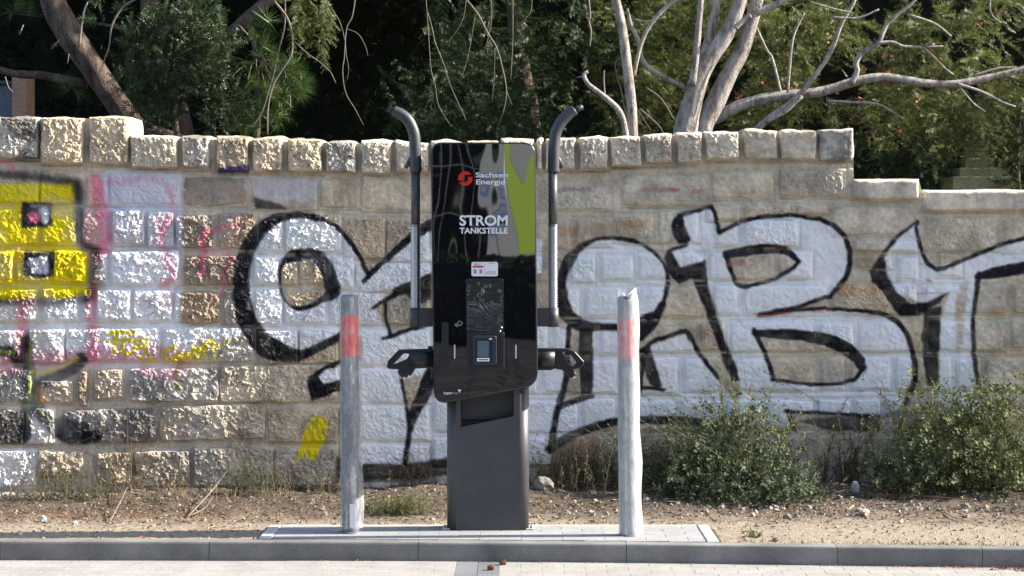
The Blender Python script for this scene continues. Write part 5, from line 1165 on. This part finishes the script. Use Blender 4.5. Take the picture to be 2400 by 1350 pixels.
def herb(seed, n=9, ln=.50, wd=.13):
    r = np.random.default_rng(seed); V = []; F = []
    for i in range(n):
        t = (i+.4)/n; a = i*2.4; l = ln*(1.1-.6*t)*r.uniform(.75, 1.2); o = np.array([math.cos(a), math.sin(a), .55]); o /= np.linalg.norm(o); sd = np.array([-math.sin(a), math.cos(a), 0])*wd*l/.5
        b = np.array([0, 0, t]); q = len(V); V += [b, b+o*l*.5+sd+[0, 0, .03], b+o*l, b+o*l*.5-sd+[0, 0, .03]]; F.append((q, q+1, q+2, q+3))
    return np.array(V), np.array(F)
HB = [herb(1), herb(2, 10, .42, .11), herb(3, 8, .55, .16)]
def dome(parent, domes, mat, r, sc=(.05, .085)):
    PP = []; AA = []; SS = []
    for (px, row, d, rx, rz, n) in domes:
        n = int(n*.42)
        c = P(px, row, d); u = r.normal(size=(n, 3)); u[:, 2] = np.abs(u[:, 2])*.9-.25; u /= np.linalg.norm(u, axis=1)[:, None]
        lump = .72+.55*vn(u[:, 0]*2.2+px, u[:, 2]*2.2+u[:, 1]*1.7, 9)
        p = c+u*np.array([rx*1.12, .16, rz*1.12])*(r.uniform(.15, 1, (n, 1))**.55)*(lump[:, None]*1.5-.35)
        p[:, 1] = np.minimum(p[:, 1], Y_WALL-.05); p[:, 2] = np.maximum(p[:, 2], .0)
        PP.append(p); AA.append(u*.8+np.array([.05, -.2, .35])+r.normal(size=(n, 3))*.45); SS.append(r.uniform(sc[0], sc[1], n))
    o = leafy('foliage', mat, parent, np.concatenate(PP), np.concatenate(AA), np.concatenate(SS), r, HB); return o
# right-hand shrubs
w, p = weed('mugwort_shrub', 'sprawling green weed shrub right of the right bollard, against the lettering', 'shrub', 1730, 1178)
dome(w, [(1660,1160,12.15,.22,.26,330),(1750,1165,12.05,.28,.24,460),(1850,1170,12.15,.18,.22,280),(1600,1165,12.25,.14,.18,150),(1720,1080,12.35,.26,.22,240)], M_WEEDB, rw)
dome(w, [(1700,1040,12.4,.22,.24,150),(1770,1010,12.4,.18,.22,110),(1660,1000,12.45,.16,.14,60)], M_WEED, rw, (.045, .075))
stems(95, p+[-.06, .18, 0], .58, .14, .20, .58, .75, 38, .034, rw, M_WEED, M_STEM, w)
stems(20, p+[.06, .25, 0], .22, .08, .55, .72, .35, 46, .032, rw, M_WEEDY, M_STEM, w, bias=(-.08, 0))
w, p = weed('mugwort_shrub', 'tallest dark green weed shrub at the right edge of the picture', 'shrub', 2250, 1168)
dome(w, [(2140,1140,12.3,.20,.28,270),(2240,1130,12.3,.28,.36,480),(2350,1130,12.3,.26,.36,430),(2430,1140,12.3,.24,.32,260),(2290,1000,12.4,.30,.22,270)], M_WEED, rw)
dome(w, [(2260,980,12.42,.28,.22,160),(2370,980,12.4,.22,.24,130),(2110,1060,12.42,.18,.16,60)], M_WEEDY, rw, (.045, .075))
stems(95, p+[.06, .22, 0], .66, .14, .28, .66, .75, 38, .036, rw, M_WEEDY, M_STEM, w)
stems(34, p+[.32, -.02, 0], .28, .08, .12, .30, .25, 34, .020, rw, M_WEEDY, M_STEM, w, start=.05)
w, p = weed('dead_branch_heap', 'heap of dark dead stems between the two weed shrubs', 'dead branches', 1985, 1165)
stems(46, p+[.0, .28, 0], .26, .10, .12, .42, .9, 12, .026, rw, M_DSTEM if False else leaf_mat('withered_leaf', (.05,.035,.02), (.11,.075,.04), .2, .7, .2), M_DSTEM, w, tube=.003)
# dry grass right behind the pedestal
w, p = weed('dry_grass', 'tuft of tangled dry grass between charger and right bollard', 'grass', 1345, 1162)
stems(130, p+[.05, .14, 0], .30, .16, .12, .36, .5, 9, .034, rw, M_STRAW, M_DSTEM, w, lt=LEAFN, tube=.0014)
stems(60, p+[.04, .16, 0], .28, .14, .10, .30, .4, 26, .026, rw, M_WEED, M_STEM, w)
w, p = weed('dry_grass', 'thin dry grass stems behind the right bollard', 'grass', 1520, 1160)
stems(60, p+[0, .16, 0], .18, .14, .15, .42, .5, 10, .03, rw, M_STRAW, M_DSTEM, w, lt=LEAFN, tube=.0014)
stems(50, p+[0, .12, 0], .22, .14, .10, .28, .5, 24, .028, rw, M_WEEDB, M_STEM, w)
w, p = weed('dry_weed', 'small brown dried weed between left bollard and pedestal', 'weed', 985, 1155)
stems(34, p+[-.02, .14, 0], .16, .10, .08, .26, .6, 12, .028, rw, M_STRAW, M_DSTEM, w, lt=LEAFN, tube=.0015)
w, p = weed('grass_clump', 'fresh green grass clump in the sand just left of the pedestal', 'grass', 945, 1208)
stems(90, p+[0, .03, 0], .14, .08, .05, .13, .7, 10, .034, rw, M_WEEDY, M_STEM, w, lt=LEAFN, tube=.001)
stems(40, p+[-.12, .06, 0], .10, .08, .05, .11, .7, 10, .034, rw, M_WEED, M_STEM, w, lt=LEAFN, tube=.001)
# left weeds
w, p = weed('wiry_weed', 'grey-green wiry weed at the wall foot below the yellow patch of paint', 'weed', 585, 1180)
stems(60, p+[0, .14, 0], .26, .12, .10, .26, .5, 20, .026, rw, M_WEEDB, M_STEM, w, lt=LEAFN, tube=.0014)
stems(16, p+[-.02, .16, 0], .20, .08, .25, .46, .45, 5, .02, rw, M_STRAW, M_DSTEM, w, lt=LEAFN, tube=.0016)
w, p = weed('wiry_weed', 'wiry green weed with dry stalks at the wall foot near the left edge', 'weed', 165, 1185)
stems(60, p+[0, .10, 0], .26, .12, .10, .26, .5, 20, .026, rw, M_WEED, M_STEM, w, lt=LEAFN, tube=.0014)
stems(20, p+[0, .12, 0], .26, .08, .18, .38, .6, 6, .02, rw, M_STRAW, M_DSTEM, w, lt=LEAFN, tube=.0016)
w, p = weed('dry_stalks', 'tall thin dry stalks with russet tips against the dark painted stone', 'weed', 300, 1168)
stems(16, p+[0, .10, 0], .10, .06, .30, .56, .5, 12, .02, rw, leaf_mat('russet_seed', (.22,.12,.06), (.36,.22,.11), .2, .7, .2), M_DSTEM, w, lt=LEAFN, tube=.0016, start=.4)
w, p = weed('dry_stalks', 'few pale bent stalks leaning over at the far left corner', 'weed', 40, 1180)
stems(12, p+[0, .08, 0], .14, .06, .16, .40, 1.0, 5, .02, rw, M_STRAW, M_DSTEM, w, lt=LEAFN, tube=.0016)
w, p = weed('dry_weed', 'low tangle of brown dry weeds at the wall foot left of the left bollard', 'weed', 720, 1170)
stems(50, p+[0, .16, 0], .34, .12, .06, .20, .8, 10, .03, rw, M_STRAW, M_DSTEM, w, lt=LEAFN, tube=.0015)
w, p = weed('dry_weed', 'straggling brown dry weeds on the soil below the dark painted stones', 'weed', 380, 1190)
stems(44, p+[0, .10, 0], .40, .14, .05, .18, .9, 10, .03, rw, M_STRAW, M_DSTEM, w, lt=LEAFN, tube=.0015)
w, p = weed('seedling', 'small pale green seedling beside the right end of the plinth', 'weed', 1748, 1255)
stems(10, p, .06, .04, .02, .05, .9, 9, .034, rw, M_WEEDY, M_STEM, w, tube=.001)
# sparse grass blades along the kerb
n = 420; X = np.concatenate([rw.uniform(.95, 2.5, 260), rw.normal(2.0, .2, 100), rw.normal(-.95, .25, 60)]); Y = y_kerb(X)+.10+np.abs(rw.normal(size=n))*.03
pos = np.stack([X, Y, verge_z(X, Y)], -1); pos = pos[verge_z(X, Y) > -.03]; D = rw.normal(size=(len(pos), 3))*.5+[0, 0, .8]
V, F = scatter(*LEAFN, pos, frames(D, rw), rw.uniform(.012, .032, len(pos))); o = obj_np('kerb_grass', V, F, M_WEEDY, None, False); tag(o, 'sparse short grass sprouting along the back of the kerb', 'grass', None, 'stuff')
# ---- gravel and crumbs of soil
def rock_arr(r, s, sub=1):
    V = np.array([[1,0,0],[-1,0,0],[0,1,0],[0,-1,0],[0,0,1],[0,0,-1],[.6,.6,.6],[-.6,.6,.6],[.6,-.6,.6],[-.6,-.6,.6]], float)*s
    F = np.array([[6,0,2],[6,2,4],[6,4,8],[6,8,0],[7,2,1],[7,4,2],[7,1,9],[7,9,4],[8,4,9],[8,9,3],[8,3,0],[9,1,3],[0,5,2],[2,5,1],[1,5,3],[3,5,0]])
    V = V*(1+r.uniform(-.28, .28, V.shape)); return V, F
RK = [rock_arr(np.random.default_rng(k), np.array([1, .8, .6])) for k in range(6)]
def pebbles(name, n, xs, ys, s0, s1, mat, label, power=2.5):
    X = rw.uniform(*xs, n); T = ys(n); Y = T; z = verge_z(X, Y); ok = (z > -.03) & (Y > y_kerb(X)+.11) & (Y < Y_WALL+wall_off(X)-.02); X, Y, z = X[ok], Y[ok], z[ok]; S = s0+(s1-s0)*rw.uniform(size=len(X))**power
    parts = []; k = rw.integers(0, 6, len(X)); pos = np.stack([X, Y, z+S*.15], -1)
    for q in range(6): parts.append(scatter(*RK[q], pos[k == q], rand_rot(int((k == q).sum()), rw), S[k == q]))
    V, F = merge(parts); o = obj_np(name, V, F, mat, None, False); tag(o, label, 'gravel', None, 'stuff'); return o
def island_mat(name, c1, c2, rough=.9):
    m, nt, b = mat_new(name); geo = N(nt, 'ShaderNodeNewGeometry'); r = ramp(nt, geo.outputs['Random Per Island'], [(0, c1), (1, c2)])
    n = noise(nt, 120, 3, .6, geo.outputs['Position']); r2_ = ramp(nt, n.outputs[0], [(.3, .75), (.7, 1.2)])
    nt.links.new(mix(nt, 1.0, r.outputs[0], r2_.outputs[0], 'MULTIPLY'), b.inputs['Base Color']); b.inputs['Roughness'].default_value = rough; b.inputs['Specular IOR Level'].default_value = .2; return m
pebbles('soil_crumbs', 6500, (-3.4, 3.4), lambda n: rw.uniform(-.4, 1.65, n), .002, .012, island_mat('soil_crumb', (.22,.17,.12), (.46,.38,.285)), 'crumbs of dry soil and fine gravel on the verge')
pebbles('gravel', 300, (-3.4, 3.4), lambda n: np.abs(rw.normal(.75, .35, n)), .005, .020, island_mat('gravel_stone', (.17,.145,.115), (.40,.35,.29)), 'grey and tan gravel scattered below the wall', 3)
pebbles('rubble', 150, (.2, 2.6), lambda n: rw.normal(.85, .15, n), .008, .026, island_mat('rubble_stone', (.20,.17,.14), (.42,.36,.29)), 'small rubble in front of the weed shrubs', 2)
M_RK = [speckle_mat('pale_rock', (.40,.38,.34), (.55,.52,.47), .9, 8, 120, .004), speckle_mat('brown_rock', (.18,.15,.12), (.28,.24,.20), .9, 8, 120, .004)]
def rock(px, row, w, h, m, label):
    p = ground_pt(px, row); k = (p[1]+CAM_D)/FPX; r = np.random.default_rng(int(px))
    n1, n2 = 12, 8; th = np.arange(n1)/n1*2*np.pi; ph = np.linspace(.02, np.pi-.02, n2); TH, PH = np.meshgrid(th, ph)
    q = np.stack([np.sin(PH)*np.cos(TH), np.sin(PH)*np.sin(TH), np.cos(PH)], -1); f = 1+(fbm(q[..., 0]*1.6+px, q[..., 1]*1.6+q[..., 2]*2, 5, 3)-.5)*.9
    q = q*f[..., None]*np.array([w/2*k, w*.4*k, h*.62*k]); V = q.reshape(-1, 3)+p+[0, 0, h*.3*k]
    i = np.arange(n2-1)[:, None]*n1; j = np.arange(n1)[None]; F = np.stack([i+j, i+n1+j, i+n1+(j+1) % n1, i+(j+1) % n1], -1).reshape(-1, 4)
    tag(obj_np('rock', V, F, M_RK[m], None, False, tuple(p)), label, 'rock', 'loose rocks on the verge')
for q in ((1275,1168,52,34,1,'largest brown rock beside the foot of the pedestal, on its right'),(1860,1178,26,18,0,'pale rounded stone under the right part of the green shrub'),(2004,1170,20,26,0,'upright pale pointed stone among dead branches'),(2160,1165,22,14,0,'small pale stone near the red stick'),
          (2026,1208,26,12,0,'flat whitish stone on the sunlit soil at right'),(1845,1215,20,14,1,'tan stone in the sand right of the plinth'),(1818,1265,16,12,1,'grey stone lying against the kerb at right'),(2262,1196,22,18,1,'reddish brown stone near the right edge'),
          (100,1218,18,14,0,'small whitish stone in the shade at far left'),(176,1226,16,11,0,'lone pale pebble right of the wiry weed at left'),(45,1250,16,12,0,'whitish chip on the sunlit sand at far left'),(1215,1162,24,20,1,'dull stone tucked behind the pedestal, on its left side')): rock(*q)
# ---- fallen twigs
def twig(pts, rad, label, name='fallen_twig', mat=None, grp='fallen twigs on the verge'):
    W = [ground_pt(a, b)+[0, 0, h] for a, b, h in pts]; c = catmull(W, 4); V, F = tube_arr(c, np.linspace(rad, rad*.5, len(c)), 6, .1, 3)
    tag(obj_np(name, V, F, mat or M_TWIG, None, True, tuple(W[0])), label, 'twig', grp)
M_RTW = simple('reddish_twig', (.20,.09,.055), .8, var=.2)
twig([(2030,1178,.02),(2120,1178,.02),(2200,1182,.02),(2290,1186,.02)], .006, 'long straight reddish brown stick lying below the right shrub', 'stick', M_RTW)
twig([(1975,1160,.02),(2010,1150,.06),(2050,1160,.04),(2085,1178,.015)], .006, 'pale curved twig arching over the dead branches')
twig([(2050,1150,.04),(2090,1140,.10),(2130,1128,.12)], .005, 'short pale twig sticking up between the weed shrubs')
twig([(2060,1135,.08),(2085,1125,.12),(2095,1132,.14)], .005, 'hooked pale twig end above the dead branches')
twig([(2205,1195,.01),(2225,1212,.01),(2260,1222,.01)], .004, 'bent brown twig on the sunlit soil near the right edge')
twig([(2000,1160,.02),(2120,1158,.03),(2260,1165,.02),(2330,1172,.02)], .005, 'long thin grey twig behind the reddish stick')
twig([(440,1215,.01),(490,1190,.06),(530,1165,.10),(545,1150,.14)], .004, 'curved bare straw-coloured twig in front of the wall at left')
twig([(445,1212,.01),(480,1205,.03),(500,1190,.05)], .0035, 'short side twig beside the curved bare twig at left')
twig([(258,1222,.01),(280,1206,.06),(298,1192,.10)], .004, 'pale broken stalk leaning left of the bare twig')
twig([(262,1160,.03),(300,1190,.05),(330,1200,.02)], .0035, 'thin grey stalk fallen against the wall foot at left')
twig([(350,990,.0),(352,1000,.0)] if False else [(1480,1190,.02),(1500,1188,.02),(1530,1196,.01)], .003, 'tiny twig just right of the right bollard')
# ---- dry leaves and needle litter
def litter(name, n, fx, fy, s0, s1, c1, c2, label, zf=None, tmpl=LEAF):
    X = fx(n); Y = fy(X); z = verge_z(X, Y) if zf is None else np.full(n, zf); ok = z > -.2 if zf is not None else (z > -.03) & (Y > y_kerb(X)+.1) & (Y < Y_WALL+wall_off(X)-.01)
    X, Y, z = X[ok], Y[ok], z[ok]; D = rw.normal(size=(len(X), 3)); D[:, 2] *= .25
    V, F = scatter(*tmpl, np.stack([X, Y, z+.004], -1), frames(D, rw), rw.uniform(s0, s1, len(X))); o = obj_np(name, V, F, leaf_mat(name+'_leaf', c1, c2, .2, .8, .15), None, False); tag(o, label, 'leaves', None, 'stuff')
litter('leaf_litter', 7000, lambda n: rw.uniform(-3.3, 3.3, n), lambda X: np.abs(rw.normal(.9, .36, len(X))), .012, .035, (.06,.042,.026), (.24,.16,.09), 'brown leaf and needle litter along the foot of the wall')
litter('russet_needles', 1500, lambda n: np.concatenate([rw.normal(-1.75, .35, n//2), rw.uniform(-3.2, -2.2, n-n//2)]), lambda X: np.abs(rw.normal(.62, .14, len(X))), .012, .03, (.16,.06,.03), (.32,.13,.06), 'rust-brown needles lying on the soil at left', None, LEAFN)
ykf = lambda X: y_kerb(X)-.008-np.abs(rw.normal(size=len(X)))*.02
litter('kerb_flakes', 520, lambda n: np.concatenate([rw.uniform(-2.4, 2.5, n//3), rw.normal(2.15, .28, n-n//3)]), ykf, .006, .016, (.26,.09,.05), (.42,.19,.11), 'russet bud scales swept along the foot of the kerb', Z_ROAD)
litter('paving_specks', 380, lambda n: rw.uniform(-2.5, 2.5, n), lambda X: y_kerb(X)-rw.uniform(.02, .45, len(X)), .004, .009, (.12,.07,.05), (.30,.20,.14), 'tiny dark specks scattered over the paving', Z_ROAD)
litter('corner_leaves', 260, lambda n: rw.normal(2.42, .10, n), lambda X: y_kerb(X)-np.abs(rw.normal(.05, .05, len(X))), .012, .03, (.09,.045,.03), (.22,.11,.07), 'drift of brown leaves in the gutter at the bottom right corner', Z_ROAD)
for (px, row, s, c, label) in ((1575,1190,.055,(.50,.36,.16),'large yellowish dry leaf on the soil right of the right bollard'),(1440,1188,.05,(.42,.30,.15),'curled tan leaf just left of the right bollard'),(875,1197,.06,(.42,.17,.05),'orange brown curled leaf beside the left bollard'),(505,1236,.06,(.45,.32,.20),'pale curled leaf on the sand left of the plinth'),(335,1262,.045,(.35,.13,.06),'red-brown leaf behind the kerb at left')):
    p = ground_pt(px, row); u, v = np.meshgrid(np.linspace(-1, 1, 7), np.linspace(-1, 1, 5)); wd = (1-u*u)**.6*.45
    V = np.stack([u*s/2*1.1, v*wd*s/2*1.3, .006+.25*s*(u*u*.5+(v*wd)**2*1.5)+.008*vn(u*3, v*3, int(px))], -1).reshape(-1, 3); a = px*.7; ca, sa = math.cos(a), math.sin(a)
    V = np.stack([V[:, 0]*ca-V[:, 1]*sa, V[:, 0]*sa+V[:, 1]*ca, V[:, 2]], -1)+p; idx = np.arange(35).reshape(5, 7); F = np.stack([idx[:-1,:-1], idx[:-1,1:], idx[1:,1:], idx[1:,:-1]], -1).reshape(-1, 4)
    tag(obj_np('dry_leaf', V, F, simple('dry_leaf_'+str(px), c, .7, var=.25, nscale=60), None, True, tuple(p)), label, 'leaf', 'single dry leaves')
# paper scrap
p = ground_pt(1738, 1184); V = np.array([[-.03,0,.004],[.02,-.01,.004],[.035,.012,.03],[-.02,.015,.008],[.03,-.004,.014]])+p; tag(obj_np('paper_scrap', V, [[0,1,4,3],[1,2,4,4]] if False else np.array([[0,1,3],[1,4,3],[1,2,4],[4,2,3]]), M_STICK, None, False, tuple(p)), 'crumpled white paper scrap at the edge of the green shrub', 'litter')
# pine cones on the paving
def cone(px, row, ang, label, s):
    d = FPX*(CAM_H-Z_ROAD)/(row-HOR); c = P(px, row, d); c[2] = Z_ROAD+.014*s; parts = []
    for i in range(70):
        t = (i+.5)/70; a = i*2.39996; r = .017*s*math.sin(math.pi*(t*.85+.1))**.7; x = (t-.5)*.042*s
        n_ = np.array([.35, math.cos(a), math.sin(a)]); b = np.array([x, math.cos(a)*r*.5, math.sin(a)*r*.5]); sd = np.array([0, -math.sin(a), math.cos(a)])*.0045*s
        tip = b+n_*r*.75; th = np.array([.0022*s, 0, 0])
        Vc = np.array([b-sd*.6, b+sd*.6, tip+sd, tip-sd, tip+th*1.2+sd*.5, tip+th*1.2-sd*.5]); parts.append((Vc, np.array([[0,1,2,3],[3,2,4,5],[0,5,4,1]])))
    core = tube_arr([[-.02*s,0,0],[-.008*s,0,0],[.008*s,0,0],[.02*s,0,0]], [.004*s, .010*s, .010*s, .003*s], 8); parts.append(core)
    V, F = merge(parts); ca, sa = math.cos(ang), math.sin(ang); V = np.stack([V[:, 0]*ca-V[:, 1]*sa, V[:, 0]*sa+V[:, 1]*ca, V[:, 2]], -1)+c
    tag(obj_np('pine_cone', V, F, simple('cone_brown', (.20,.085,.045), .75, var=.3, nscale=90), None, False, tuple(c)), label, 'pine cone', 'pine cones on the paving')
cone(1149, 1336, .3, 'rounder pine cone nearer the camera on the dark paving stones', .72)
cone(1178, 1324, 1.0, 'open pine cone lying against the kerb beside the dark paving stones', .76)
